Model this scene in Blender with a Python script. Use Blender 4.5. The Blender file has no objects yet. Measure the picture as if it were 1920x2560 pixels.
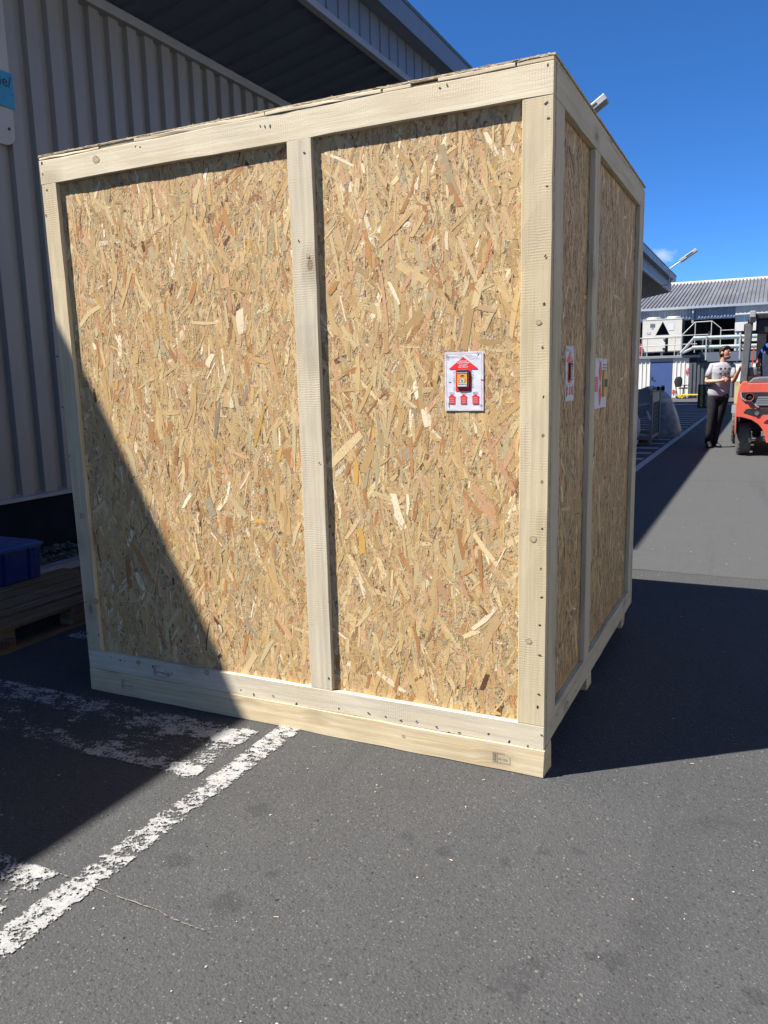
import bpy, bmesh, math, random
import numpy as np
from mathutils import Vector, Matrix
random.seed(7)
rng = np.random.default_rng(11)
R = math.radians
SC = bpy.context.scene
COL = SC.collection

# ------------------------------------------------------------------ camera, sky, sun, exposure
FPX, PITCH, ROLL, YAW = 1971.94, 0.1670, -0.0239, -0.4515
EYE = Vector((0.6286, -2.5219, 1.38))
FW = Vector((math.sin(YAW) * math.cos(PITCH), math.cos(YAW) * math.cos(PITCH), -math.sin(PITCH)))
RT0 = Vector((math.cos(YAW), -math.sin(YAW), 0)); UP0 = RT0.cross(FW)
RT = RT0 * math.cos(ROLL) + UP0 * math.sin(ROLL); UP = UP0 * math.cos(ROLL) - RT0 * math.sin(ROLL)
cd = bpy.data.cameras.new('camera'); cam = bpy.data.objects.new('camera', cd); COL.objects.link(cam)
cd.sensor_fit = 'VERTICAL'; cd.sensor_height = 24; cd.lens = FPX * 24 / 2560; cd.clip_start = 0.05; cd.clip_end = 2000
m4 = Matrix((RT, UP, -FW)).transposed().to_4x4(); m4.translation = EYE
cam.matrix_world = m4
SC.camera = cam

SUN = Vector((0.53, 0.41, -1.0)).normalized()
W = bpy.data.worlds.new('World'); SC.world = W; W.use_nodes = True
wn, wl = W.node_tree.nodes, W.node_tree.links
bg = wn['Background']; bg.inputs['Strength'].default_value = 0.094
sky = wn.new('ShaderNodeTexSky'); sky.sky_type = 'NISHITA'; sky.sun_disc = False
sky.sun_elevation = math.asin(-SUN.z); sky.sun_rotation = math.atan2(-SUN.x, -SUN.y) % (2 * math.pi)
sky.altitude = 3000; sky.air_density = 0.7; sky.dust_density = 0.0; sky.ozone_density = 10.0
# one small fair-weather cloud low in the sky
tc = wn.new('ShaderNodeTexCoord')
CD = Vector((-0.10, 0.985, 0.13))
def wnode(t, **kw):
    n = wn.new(t)
    for k, v in kw.items(): setattr(n, k, v)
    return n
CLOUD = Vector((-0.119, 0.984, 0.131)).normalized()
sub = wnode('ShaderNodeVectorMath', operation='SUBTRACT'); sub.inputs[1].default_value = CLOUD
wl.new(tc.outputs['Generated'], sub.inputs[0])
scl = wnode('ShaderNodeVectorMath', operation='MULTIPLY'); scl.inputs[1].default_value = (46, 46, 115); wl.new(sub.outputs[0], scl.inputs[0])
ln = wnode('ShaderNodeVectorMath', operation='LENGTH'); wl.new(scl.outputs[0], ln.inputs[0])
cn = wnode('ShaderNodeTexNoise'); cn.inputs['Scale'].default_value = 90; cn.inputs['Detail'].default_value = 5; wl.new(tc.outputs['Generated'], cn.inputs['Vector'])
ad = wnode('ShaderNodeMath', operation='MULTIPLY_ADD'); ad.inputs[1].default_value = 1.6; ad.inputs[2].default_value = -0.8; wl.new(cn.outputs['Fac'], ad.inputs[0])
ad2 = wnode('ShaderNodeMath', operation='ADD'); wl.new(ln.outputs['Value'], ad2.inputs[0]); wl.new(ad.outputs[0], ad2.inputs[1])
mr = wnode('ShaderNodeMapRange'); mr.inputs['From Min'].default_value = 1.0; mr.inputs['From Max'].default_value = 0.1; mr.inputs['To Max'].default_value = 0.45; wl.new(ad2.outputs[0], mr.inputs['Value'])
mxw = wnode('ShaderNodeMix', data_type='RGBA'); mxw.inputs['B'].default_value = (4.4, 4.6, 5.2, 1)
wl.new(mr.outputs[0], mxw.inputs['Factor']); hs = wnode('ShaderNodeHueSaturation'); hs.inputs['Saturation'].default_value = 1.11; wl.new(sky.outputs[0], hs.inputs['Color']); wl.new(hs.outputs[0], mxw.inputs['A'])
wl.new(mxw.outputs['Result'], bg.inputs['Color'])
sd = bpy.data.lights.new('sun', 'SUN'); sd.energy = 5.0; sd.angle = R(0.53); sd.color = (1.0, 0.955, 0.89)
so = bpy.data.objects.new('sun', sd); COL.objects.link(so); so.rotation_euler = SUN.to_track_quat('-Z', 'Y').to_euler()
SC.view_settings.view_transform = 'Standard'; SC.view_settings.look = 'None'
SC.view_settings.exposure = 1.25; SC.view_settings.gamma = 1.0; SC.view_settings.use_curve_mapping = False
SC.render.engine = 'CYCLES'; SC.cycles.max_bounces = 6; SC.cycles.transparent_max_bounces = 12; SC.cycles.use_denoising = True

def at(px, py, ax, v):
    """the point of the photo's sight line (1920x2560 pixels) on the plane axis=v"""
    d = FW * FPX + RT * (px - 960) - UP * (py - 1280)
    return EYE + d * ((v - EYE[ax]) / d[ax])

# ------------------------------------------------------------------ mesh helpers
class MB:
    def __init__(s): s.v = []; s.f = []; s.m = []; s.uv = {}
    def quad(s, pts, mi=0, uv=None):
        b = len(s.v); s.v += [tuple(p) for p in pts]; s.f.append(tuple(range(b, b + len(pts)))); s.m.append(mi)
        if uv: s.uv[len(s.f) - 1] = uv
    def box(s, x0, x1, y0, y1, z0, z1, mi=0):
        b = len(s.v)
        s.v += [(x0,y0,z0),(x1,y0,z0),(x1,y1,z0),(x0,y1,z0),(x0,y0,z1),(x1,y0,z1),(x1,y1,z1),(x0,y1,z1)]
        for q in ((0,3,2,1),(4,5,6,7),(0,1,5,4),(1,2,6,5),(2,3,7,6),(3,0,4,7)):
            s.f.append(tuple(b + i for i in q)); s.m.append(mi)
        return s
    def obox(s, c, ax, ay, az, mi=0):
        """box at centre c with half-axis vectors"""
        c, ax, ay, az = map(Vector, (c, ax, ay, az)); b = len(s.v)
        for dz in (-1, 1):
            for dx, dy in ((-1,-1),(1,-1),(1,1),(-1,1)): s.v.append(tuple(c + ax*dx + ay*dy + az*dz))
        for q in ((0,3,2,1),(4,5,6,7),(0,1,5,4),(1,2,6,5),(2,3,7,6),(3,0,4,7)):
            s.f.append(tuple(b + i for i in q)); s.m.append(mi)
        return s
    def bar(s, a, b, w, h=None, mi=0, up=(0,0,1)):
        a, b = Vector(a), Vector(b); d = (b - a).normalized(); u = Vector(up)
        if abs(d.dot(u)) > 0.98: u = Vector((0,1,0))
        sx = d.cross(u).normalized(); sz = sx.cross(d)
        return s.obox((a + b) / 2, (b - a) / 2, sx * (w / 2), sz * ((h or w) / 2), mi)
    def tube(s, pts, rad, n=10, mi=0, caps=True, el=None):
        pts = [Vector(p) for p in pts]; rs = rad if hasattr(rad, '__len__') else [rad] * len(pts)
        b0 = len(s.v); ref = None
        for i, p in enumerate(pts):
            d = (pts[min(i + 1, len(pts) - 1)] - pts[max(i - 1, 0)]).normalized()
            if ref is None:
                ref = Vector((0,0,1)) if abs(d.z) < 0.9 else Vector((0,1,0))
            x = d.cross(ref).normalized(); y = x.cross(d).normalized(); ref = y if abs(d.dot(y)) < .9 else ref
            for k in range(n):
                a = 2 * math.pi * k / n
                s.v.append(tuple(p + x * (math.cos(a) * rs[i]) + y * (math.sin(a) * rs[i])))
        for i in range(len(pts) - 1):
            for k in range(n):
                s.f.append((b0+i*n+k, b0+i*n+(k+1)%n, b0+(i+1)*n+(k+1)%n, b0+(i+1)*n+k)); s.m.append(mi)
        if caps:
            s.f.append(tuple(b0 + k for k in reversed(range(n)))); s.m.append(mi)
            e = b0 + (len(pts) - 1) * n; s.f.append(tuple(e + k for k in range(n))); s.m.append(mi)
        return s
    def rings(s, rings, mi=0, caps=True):
        """loft a list of equal-length closed rings"""
        b0 = len(s.v); n = len(rings[0])
        for r in rings: s.v += [tuple(p) for p in r]
        for i in range(len(rings) - 1):
            for k in range(n):
                s.f.append((b0+i*n+k, b0+i*n+(k+1)%n, b0+(i+1)*n+(k+1)%n, b0+(i+1)*n+k)); s.m.append(mi)
        if caps:
            s.f.append(tuple(b0 + k for k in reversed(range(n)))); s.m.append(mi)
            e = b0 + (len(rings) - 1) * n; s.f.append(tuple(e + k for k in range(n))); s.m.append(mi)
        return s
    def prism(s, poly, ext, mi=0):
        """closed polygon (3d points) extruded by vector ext"""
        ext = Vector(ext); b = len(s.v); n = len(poly)
        s.v += [tuple(p) for p in poly] + [tuple(Vector(p) + ext) for p in poly]
        s.f.append(tuple(b + i for i in range(n))); s.m.append(mi)
        s.f.append(tuple(b + n + i for i in reversed(range(n)))); s.m.append(mi)
        for i in range(n):
            j = (i + 1) % n; s.f.append((b + j, b + i, b + n + i, b + n + j)); s.m.append(mi)
        return s
    def lathe(s, prof, c, axis=(0,0,1), n=20, mi=0):
        """profile of (radius, along) round an axis through c"""
        c, ax = Vector(c), Vector(axis).normalized(); r = Vector((0,0,1)) if abs(ax.z) < .9 else Vector((1,0,0))
        x = ax.cross(r).normalized(); y = ax.cross(x)
        s.rings([[c + ax*h + x*(rr*math.cos(2*math.pi*k/n)) + y*(rr*math.sin(2*math.pi*k/n)) for k in range(n)] for rr, h in prof], mi)
        return s
    def mesh(s, name, mats, smooth=False):
        me = bpy.data.meshes.new(name); me.from_pydata(s.v, [], s.f)
        for m in (mats if isinstance(mats, (list, tuple)) else [mats]): me.materials.append(m)
        me.polygons.foreach_set('material_index', s.m)
        if s.uv:
            ul = me.uv_layers.new(name='UVMap').data
            for p in me.polygons:
                if p.index in s.uv:
                    for li, uv in zip(p.loop_indices, s.uv[p.index]): ul[li].uv = uv
        if smooth: me.polygons.foreach_set('use_smooth', [True] * len(me.polygons))
        bm = bmesh.new(); bm.from_mesh(me); bmesh.ops.recalc_face_normals(bm, faces=bm.faces); bm.to_mesh(me); bm.free()
        me.update(); return me
    def build(s, name, mats, parent=None, smooth=False, bevel=0, auto=None):
        o = link(name, s.mesh(name, mats, smooth), parent)
        if bevel:
            b = o.modifiers.new('bevel', 'BEVEL'); b.width = bevel; b.segments = 2; b.limit_method = 'ANGLE'; b.angle_limit = R(40)
        return o

def link(name, data, parent=None):
    o = bpy.data.objects.new(name, data); COL.objects.link(o)
    if parent: o.parent = parent
    return o
def tag(o, label=None, cat=None, group=None, kind=None):
    for k, v in (('label', label), ('category', cat), ('group', group), ('kind', kind)):
        if v: o[k] = v
    return o
def empty(name, loc=(0,0,0), **kw):
    """a thing; its parts are written in world coordinates and hang below an Empty at its base"""
    o = bpy.data.objects.new(name, None); COL.objects.link(o); o.location = loc; o.empty_display_size = 0.1
    return tag(o, **kw)
def settle(root):
    """keep children where they were written: world = root.location + local"""
    inv = Matrix.Translation(root.location).inverted()
    for c in root.children: c.matrix_parent_inverse = inv

# ------------------------------------------------------------------ material helpers
class NT:
    def __init__(s, name):
        s.mat = bpy.data.materials.new(name); s.mat.use_nodes = True
        s.n, s.l = s.mat.node_tree.nodes, s.mat.node_tree.links; s.b = s.n['Principled BSDF']
    def new(s, t, inp=None, **kw):
        nd = s.n.new(t)
        for k, v in kw.items(): setattr(nd, k, v)
        for k, v in (inp or {}).items():
            if isinstance(v, bpy.types.NodeSocket): s.l.new(v, nd.inputs[k])
            else: nd.inputs[k].default_value = v
        return nd
    def math(s, op, a, b=None, c=None, clamp=False):
        nd = s.n.new('ShaderNodeMath'); nd.operation = op; nd.use_clamp = clamp
        for i, v in enumerate((a, b, c)):
            if v is None: continue
            if isinstance(v, bpy.types.NodeSocket): s.l.new(v, nd.inputs[i])
            else: nd.inputs[i].default_value = v
        return nd.outputs[0]
    def mix(s, f, a, b, blend='MIX'):
        nd = s.n.new('ShaderNodeMix'); nd.data_type = 'RGBA'; nd.blend_type = blend
        for k, v in (('Factor', f), ('A', a), ('B', b)):
            sk = nd.inputs[k] if k == 'Factor' else [i for i in nd.inputs if i.name == k and i.type == 'RGBA'][0]
            if isinstance(v, bpy.types.NodeSocket): s.l.new(v, sk)
            else: sk.default_value = v if k == 'Factor' else c4(v)
        return [o for o in nd.outputs if o.type == 'RGBA'][0]
    def ramp(s, f, lo, hi, a=0.0, b=1.0):
        nd = s.new('ShaderNodeMapRange', {'Value': f, 'From Min': lo, 'From Max': hi, 'To Min': a, 'To Max': b}); return nd.outputs[0]
    def noise(s, vec, scale, detail=4, rough=0.55, dist=0.0):
        nd = s.new('ShaderNodeTexNoise', {'Scale': scale, 'Detail': detail, 'Roughness': rough, 'Distortion': dist})
        if vec is not None: s.l.new(vec, nd.inputs['Vector'])
        return nd.outputs['Fac']
    def vmul(s, vec, xyz):
        return s.new('ShaderNodeVectorMath', {0: vec, 1: xyz}, operation='MULTIPLY').outputs[0]
    def bump(s, h, strength, dist=0.01):
        nd = s.new('ShaderNodeBump', {'Height': h, 'Strength': strength, 'Distance': dist}); s.l.new(nd.outputs[0], s.b.inputs['Normal']); return nd
    def out(s, color=None, rough=None, metal=None, spec=None):
        for k, v in (('Base Color', color), ('Roughness', rough), ('Metallic', metal), ('Specular IOR Level', spec)):
            if v is None: continue
            if isinstance(v, bpy.types.NodeSocket): s.l.new(v, s.b.inputs[k])
            else: s.b.inputs[k].default_value = c4(v) if k == 'Base Color' else v
        return s.mat
def c4(c): return tuple(c) + (1.0,) if len(c) == 3 else tuple(c)
def srgb(r, g, b):
    f = lambda u: (u/255/12.92) if u/255 <= 0.04045 else ((u/255 + 0.055)/1.055) ** 2.4
    return (f(r), f(g), f(b))

def plain(name, col, rough=0.55, var=0.18, scale=6, metal=0.0, bump=0.0, bscale=60, spec=0.4, dirt=0.0, dirtcol=(0.06,0.05,0.04), streak=None):
    """an even material with worn, slightly blotchy colour; optional dirt"""
    t = NT(name); tcn = t.new('ShaderNodeTexCoord'); oi = t.new('ShaderNodeObjectInfo')
    vec = t.new('ShaderNodeVectorMath', {0: tcn.outputs['Object'], 1: oi.outputs['Random']}, operation='ADD').outputs[0]
    if streak: vec = t.vmul(vec, streak)
    n = t.noise(vec, scale, 6, 0.6)
    c = t.mix(t.ramp(n, 0.3, 0.7), [max(0, x*(1-var)) for x in col], [x*(1+var) for x in col])
    if dirt: c = t.mix(t.ramp(t.noise(vec, scale*2.3, 8, 0.7), 0.52, 0.78, 0, dirt), c, dirtcol)
    r = t.ramp(t.noise(vec, scale*4, 3), 0.3, 0.7, max(0.05, rough-0.1), min(1, rough+0.1))
    if bump: t.bump(t.noise(tcn.outputs['Object'], bscale, 5), bump, 0.005)
    return t.out(c, r, metal, spec)

def wood_mat(name, light, dark, knots=0.5, saw=0.5, grain=0.5, grey=0.0):
    """sawn softwood; UV u runs along the board in metres, v across it"""
    t = NT(name); uv = t.new('ShaderNodeUVMap').outputs[0]
    oi = t.new('ShaderNodeObjectInfo')
    off = t.new('ShaderNodeCombineXYZ', {'X': t.math('MULTIPLY', oi.outputs['Random'], 31.0), 'Y': t.math('MULTIPLY', oi.outputs['Random'], 17.0)}).outputs[0]
    p = t.new('ShaderNodeVectorMath', {0: uv, 1: off}, operation='ADD').outputs[0]
    # knots
    kv = t.vmul(p, (3.6, 6.5, 1)); vo = t.new('ShaderNodeTexVoronoi', {'Vector': kv, 'Scale': 1.0, 'Randomness': 1.0})
    kpick = t.math('GREATER_THAN', t.new('ShaderNodeSeparateColor', {0: vo.outputs['Color']}).outputs[0], 1 - knots)
    kd = t.math('ADD', vo.outputs['Distance'], t.math('MULTIPLY', t.noise(p, 40, 3), 0.05))
    kcore = t.math('MULTIPLY', t.ramp(kd, 0.115, 0.085), kpick, clamp=True)
    kring = t.math('MULTIPLY', t.ramp(kd, 0.36, 0.10), kpick, clamp=True)
    # grain warped round the knots
    wv = t.new('ShaderNodeCombineXYZ', {'Y': t.math('MULTIPLY', kring, 0.018)}).outputs[0]
    gp = t.new('ShaderNodeVectorMath', {0: p, 1: wv}, operation='ADD').outputs[0]
    g1 = t.noise(t.vmul(gp, (2.2, 70, 1)), 1.0, 5, 0.6, 0.35)
    g2 = t.noise(t.vmul(gp, (14, 420, 1)), 1.0, 3, 0.6)
    blot = t.noise(t.vmul(p, (3, 9, 1)), 1.0, 4)
    f = t.math('ADD', t.math('MULTIPLY', g1, 0.55), t.math('MULTIPLY', g2, 0.2)); f = t.math('ADD', f, t.math('MULTIPLY', blot, 0.3))
    c = t.mix(t.ramp(f, 0.40, 0.62, 0, grain), light, dark)
    c = t.mix(t.math('MULTIPLY', kring, 0.6), c, [x*0.68 for x in dark])
    c = t.mix(t.math('MULTIPLY', kcore, t.ramp(kd, 0.02, 0.10, 0.45, 0.8)), c, (0.20, 0.125, 0.07))
    if grey: c = t.mix(t.ramp(t.noise(t.vmul(p, (1.4, 26, 1)), 1.0, 6, .6), 0.5, 0.72, 0, grey), c, (0.22, 0.22, 0.2))
    crk = t.ramp(t.noise(t.vmul(gp, (1.3, 150, 1)), 1.0, 2, 0.5), 0.735, 0.76)
    c = t.mix(t.math('MULTIPLY', crk, 0.5), c, [x*0.35 for x in dark])
    sm = t.ramp(t.noise(t.vmul(p, (1.1, 4, 1)), 1.0, 5, .65), 0.56, 0.75, 0, 0.35); c = t.mix(sm, c, [x*0.6 for x in dark])
    oir = t.ramp(oi.outputs['Random'], 0, 1, 0.9, 1.06)
    c = t.mix(1.0, c, t.new('ShaderNodeCombineColor', {0: oir, 1: oir, 2: t.ramp(oi.outputs['Random'], 0, 1, 0.86, 1.06)}).outputs[0], 'MULTIPLY')
    # saw marks across the grain, uneven
    w = t.new('ShaderNodeTexWave', {'Vector': p, 'Scale': 36.0, 'Distortion': 4.5, 'Detail': 3.0, 'Detail Scale': 0.8}, wave_type='BANDS', bands_direction='X').outputs['Fac']
    patch = t.math('MULTIPLY', t.ramp(t.noise(t.vmul(p, (5, 9, 1)), 1.0, 3), 0.42, 0.68), t.ramp(t.noise(t.vmul(p, (60, 130, 1)), 1.0, 2), 0.3, 0.6, .25, 1.0))
    hgt = t.math('ADD', t.math('MULTIPLY', t.math('MULTIPLY', w, patch), saw * .5), t.math('MULTIPLY', g2, 0.4))
    hgt = t.math('ADD', hgt, t.math('MULTIPLY', g1, 0.5)); hgt = t.math('SUBTRACT', hgt, t.math('MULTIPLY', kcore, 0.6))
    hgt = t.math('ADD', hgt, t.math('MULTIPLY', t.math('MULTIPLY', t.noise(p, 260, 3, .7), kring), 1.2))
    t.bump(hgt, 0.55, 0.0020)
    return t.out(c, 0.82, 0, 0.25)

# surfaces
def asphalt_mat():
    t = NT('asphalt'); g = t.new('ShaderNodeNewGeometry').outputs['Position']
    big = t.noise(g, 0.35, 5, 0.6); mid = t.noise(g, 3.5, 6, 0.62); fine = t.noise(g, 60, 4, 0.7)
    v1 = t.new('ShaderNodeTexVoronoi', {'Vector': g, 'Scale': 105.0}); v2 = t.new('ShaderNodeTexVoronoi', {'Vector': g, 'Scale': 230.0})
    r1 = t.new('ShaderNodeSeparateColor', {0: v1.outputs['Color']}).outputs; r2 = t.new('ShaderNodeSeparateColor', {0: v2.outputs['Color']}).outputs
    base = t.mix(t.ramp(t.math('ADD', t.math('MULTIPLY', big, .5), t.math('MULTIPLY', mid, .5)), 0.36, 0.64), (0.041, 0.0418, 0.0432), (0.061, 0.0618, 0.0625))
    base = t.mix(t.ramp(fine, 0.35, 0.65, 0, 0.42), base, (0.084, 0.085, 0.085))
    base = t.mix(t.ramp(r1[0], 0.0, 1.0, 0, 0.35), base, (0.078, 0.077, 0.074))
    base = t.mix(t.ramp(r2[1], 0.25, 1.0, 0.40, 0), base, (0.022, 0.022, 0.0225))
    lite = t.math('MULTIPLY', t.math('GREATER_THAN', r1[1], 0.986), t.ramp(v1.outputs['Distance'], 0.52, 0.36), clamp=True)
    base = t.mix(t.math('MULTIPLY', lite, 0.55), base, (0.19, 0.18, 0.16))
    lit2 = t.math('MULTIPLY', t.math('GREATER_THAN', r2[2], 0.98), t.ramp(v2.outputs['Distance'], 0.5, 0.36), clamp=True)
    base = t.mix(t.math('MULTIPLY', lit2, 0.5), base, (0.22, 0.215, 0.20))
    pit = t.math('MULTIPLY', t.math('GREATER_THAN', r1[2], 0.965), t.ramp(v1.outputs['Distance'], 0.6, 0.3), clamp=True)
    base = t.mix(t.math('MULTIPLY', pit, 0.45), base, (0.012, 0.012, 0.012))
    base = t.mix(t.ramp(t.noise(g, 1.3, 7, 0.68), 0.60, 0.70, 0, 0.28), base, (0.085, 0.08, 0.072))       # dust
    base = t.mix(t.ramp(t.noise(t.vmul(g, (1.1, 1.7, 1)), 2.4, 4, 0.5), 0.62, 0.72, 0, 0.35), base, (0.026, 0.026, 0.027))
    sx = t.new('ShaderNodeSeparateXYZ', {0: g}).outputs; wob = t.math('MULTIPLY', t.math('SUBTRACT', t.noise(g, 6, 5, .6), .5), .10)
    yy = t.math('ADD', sx[1], wob); xx = t.math('ADD', sx[0], wob)
    base = t.mix(t.ramp(yy, 3.15, 3.19, 0, .45), base, (0.083, 0.085, 0.085))                              # older, paler surface beyond a joint
    seam = t.math('MAXIMUM', t.ramp(t.math('ABSOLUTE', t.math('SUBTRACT', yy, 3.17)), .018, .006), t.ramp(t.math('ABSOLUTE', t.math('SUBTRACT', yy, 8.3)), .02, .006))
    base = t.mix(t.math('MULTIPLY', seam, .6), base, (0.02, 0.02, 0.02))
    vein = t.new('ShaderNodeTexVoronoi', {'Vector': t.new('ShaderNodeVectorMath', {0: g, 1: t.new('ShaderNodeTexNoise', {'Vector': g, 'Scale': 3.0, 'Detail': 5.0}).outputs['Color']}, operation='ADD').outputs[0], 'Scale': 0.55}, feature='DISTANCE_TO_EDGE').outputs['Distance']
    base = t.mix(t.math('MULTIPLY', t.ramp(vein, 0.004, 0.001, 0, .12), t.ramp(big, .5, .6)), base, (0.018, 0.018, 0.018))
    tyre = t.math('MULTIPLY', t.ramp(t.noise(t.vmul(g, (2.2, .12, 1)), 1.6, 4, .55), .56, .68, 0, .28), t.ramp(mid, .35, .6, .3, 1))
    base = t.mix(tyre, base, (0.026, 0.026, 0.027))
    gn = t.new('ShaderNodeTexNoise', {'Vector': g, 'Scale': 34.0, 'Detail': 5.0}).outputs['Color']
    gd = t.new('ShaderNodeVectorMath', {0: gn, 1: (0.07, 0.07, 0.0)}, operation='MULTIPLY_ADD'); t.l.new(g, gd.inputs[2])
    for x, y, r in ((.366,-.787,.036),(.218,-.833,.018),(.208,-.882,.02),(.67,-.775,.032),(.185,-.995,.02),(.133,-.989,.014),(.194,-.961,.014),(-.161,-.542,.03),(.02,-.514,.02),(.323,-.796,.02),(-.297,-.51,.026),(.106,-.421,.022),(.2,-.382,.02),(-.571,-.835,.026),(-.86,-.89,.04),(-.61,-.989,.05),(-.8,-.569,.045)):
        d = t.new('ShaderNodeVectorMath', {0: gd.outputs[0], 1: (x + .035, y + .035, 0)}, operation='DISTANCE').outputs['Value']
        base = t.mix(t.ramp(d, r * 1.1, r * 0.7, 0, 0.38), base, (0.02, 0.02, 0.0205))
    h = t.math('ADD', t.math('MULTIPLY', t.ramp(v1.outputs['Distance'], 0.0, 0.6, 1, 0), 0.9), t.math('MULTIPLY', fine, 0.7))
    h = t.math('ADD', h, t.math('MULTIPLY', t.ramp(v2.outputs['Distance'], 0.0, 0.6, 1, 0), 0.45))
    t.bump(h, 0.5, 0.004)
    return t.out(base, 0.86, 0, 0.3)
def paint_mat(name, wear, rect=None, track=None, fade=None, col=(0.345, 0.342, 0.33), sc=16.0):
    """road paint flaked off where the wear mask says; below it the asphalt shows. rect: paint edges, track: (y, half width, extra wear), fade: (x from, x to, extra wear)"""
    t = NT(name); g = t.new('ShaderNodeNewGeometry').outputs['Position']
    n1 = t.noise(t.vmul(g, (1.0, 1.6, 1)), sc, 9, 0.74, 0.3); n2 = t.noise(g, 3.0, 4, 0.5); n3 = t.noise(g, 95, 4, 0.7)
    k = t.math('ADD', t.math('MULTIPLY', n1, 0.72), t.math('MULTIPLY', n2, 0.28)); k = t.math('ADD', k, t.math('MULTIPLY', t.math('SUBTRACT', t.noise(g, 48, 4, .65), .5), .30)); k = t.math('ADD', k, t.math('MULTIPLY', t.math('SUBTRACT', n3, 0.5), 0.62))
    xyz = t.new('ShaderNodeSeparateXYZ', {0: g}).outputs
    thr = wear
    if rect:
        d = t.math('MINIMUM', t.math('SUBTRACT', xyz[0], rect[0]), t.math('SUBTRACT', rect[1], xyz[0]))
        d = t.math('MINIMUM', d, t.math('MINIMUM', t.math('SUBTRACT', xyz[1], rect[2]), t.math('SUBTRACT', rect[3], xyz[1])))
        thr = t.math('ADD', t.ramp(d, 0.018, 0.0, 0, 0.09), thr)
    for tr_ in (track or []):
        d = t.math('ABSOLUTE', t.math('SUBTRACT', xyz[1], tr_[0])); thr = t.math('ADD', t.ramp(d, tr_[1], tr_[1] * 0.35, 0, tr_[2]), thr)
    if fade: thr = t.math('ADD', thr, t.ramp(xyz[0], fade[0], fade[1], 0, fade[2]))
    a = t.ramp(t.math('SUBTRACT', k, thr), -0.012, 0.035)
    c = t.mix(t.ramp(t.noise(g, 30, 6, .7), 0.35, 0.7), col, [x * 0.66 for x in col])
    c = t.mix(t.ramp(n3, 0.52, 0.70, 0, 0.6), c, (0.14, 0.138, 0.13))
    t.bump(n3, 0.35, 0.003); t.out(c, 0.75, 0, 0.3)
    tr = t.new('ShaderNodeBsdfTransparent'); ms = t.new('ShaderNodeMixShader', {0: a}); t.l.new(tr.outputs[0], ms.inputs[1]); t.l.new(t.b.outputs[0], ms.inputs[2])
    t.l.new(ms.outputs[0], t.n['Material Output'].inputs['Surface'])
    return t.mat
def osb_base_mat():
    t = NT('osb_core'); tcn = t.new('ShaderNodeTexCoord').outputs['Object']
    v = t.new('ShaderNodeTexVoronoi', {'Vector': t.vmul(tcn, (150, 150, 70)), 'Scale': 1.0}); r = t.new('ShaderNodeSeparateColor', {0: v.outputs['Color']}).outputs
    c = t.mix(r[0], (0.30, 0.20, 0.105), (0.50, 0.38, 0.22)); c = t.mix(t.math('GREATER_THAN', r[1], 0.86), c, (0.15, 0.085, 0.04))
    t.bump(v.outputs['Distance'], 0.6, 0.003); return t.out(c, 0.8, 0, 0.2)
def strand_mat():
    t = NT('wood_strand'); at_ = t.new('ShaderNodeAttribute'); at_.attribute_name = 'Col'
    uv = t.new('ShaderNodeUVMap').outputs[0]
    g = t.noise(t.vmul(uv, (25, 900, 1)), 1.0, 4, 0.65, 0.3); g2 = t.noise(t.vmul(uv, (160, 420, 1)), 1.0, 2)
    k = t.math('ADD', t.ramp(g, 0.3, 0.7, 0.78, 1.16), t.ramp(g2, 0.3, 0.7, -0.07, 0.07))
    c = t.mix(1.0, at_.outputs['Color'], t.new('ShaderNodeCombineColor', {0: k, 1: k, 2: k}).outputs[0], 'MULTIPLY')
    t.bump(g, 0.35, 0.002); return t.out(c, 0.62, 0, 0.35)

ASPHALT = asphalt_mat()
PINE = wood_mat('sawn_pine', (0.675, 0.605, 0.465), (0.53, 0.43, 0.29), 0.35, 0.7, 0.75, 0.06)
POSTW = wood_mat('sawn_spruce', (0.565, 0.485, 0.33), (0.43, 0.34, 0.205), 0.55, 0.8, 0.75, 0.10)
PINE_GREY = wood_mat('sawn_pine_greyed', (0.585, 0.52, 0.40), (0.46, 0.385, 0.265), 0.5, 0.8, 0.7, 0.4)
SKID = wood_mat('planed_pine', (0.64, 0.545, 0.375), (0.48, 0.37, 0.21), 0.6, 0.25, 1.0, 0.2)
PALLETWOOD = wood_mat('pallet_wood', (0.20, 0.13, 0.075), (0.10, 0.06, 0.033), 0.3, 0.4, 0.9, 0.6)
OSB = osb_base_mat(); STRAND = strand_mat()
DARKHOLE = plain('nail_hole', (0.045, 0.032, 0.026), 0.6, .3)
CLAD = plain('grey_cladding', (0.212, 0.205, 0.187), 0.42, 0.08, 1.5, 0, 0.02, 30, 0.5, 0.35, (0.16, 0.14, 0.11), (1, 1, 0.2))
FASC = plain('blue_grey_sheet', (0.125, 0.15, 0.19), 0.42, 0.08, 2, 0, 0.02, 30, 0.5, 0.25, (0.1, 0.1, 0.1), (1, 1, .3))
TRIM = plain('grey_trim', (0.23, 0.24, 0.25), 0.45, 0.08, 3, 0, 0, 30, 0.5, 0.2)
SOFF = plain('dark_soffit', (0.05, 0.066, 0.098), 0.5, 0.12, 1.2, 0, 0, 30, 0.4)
PLINTH = plain('dark_plinth', (0.008, 0.011, 0.018), 0.9, 0.3, 5, 0, 0.1, 80, 0.1, .1, (0.04,.04,.04))
GREEN = plain('green_edge', (0.03, 0.07, 0.075), 0.5, .2)
STEEL = plain('galvanised', (0.42, 0.43, 0.43), 0.45, 0.12, 12, 0.3, 0, 40, 0.5, 0.25)
WHITE = plain('white_paint', (0.56, 0.545, 0.49), 0.5, 0.05, 3, 0, 0, 40, 0.4, 0.22, (0.32, 0.28, 0.22))
PAPER = plain('label_paper', (0.58, 0.59, 0.63), 0.55, 0.05, 30, 0, 0.12, 45, 0.3)
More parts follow.
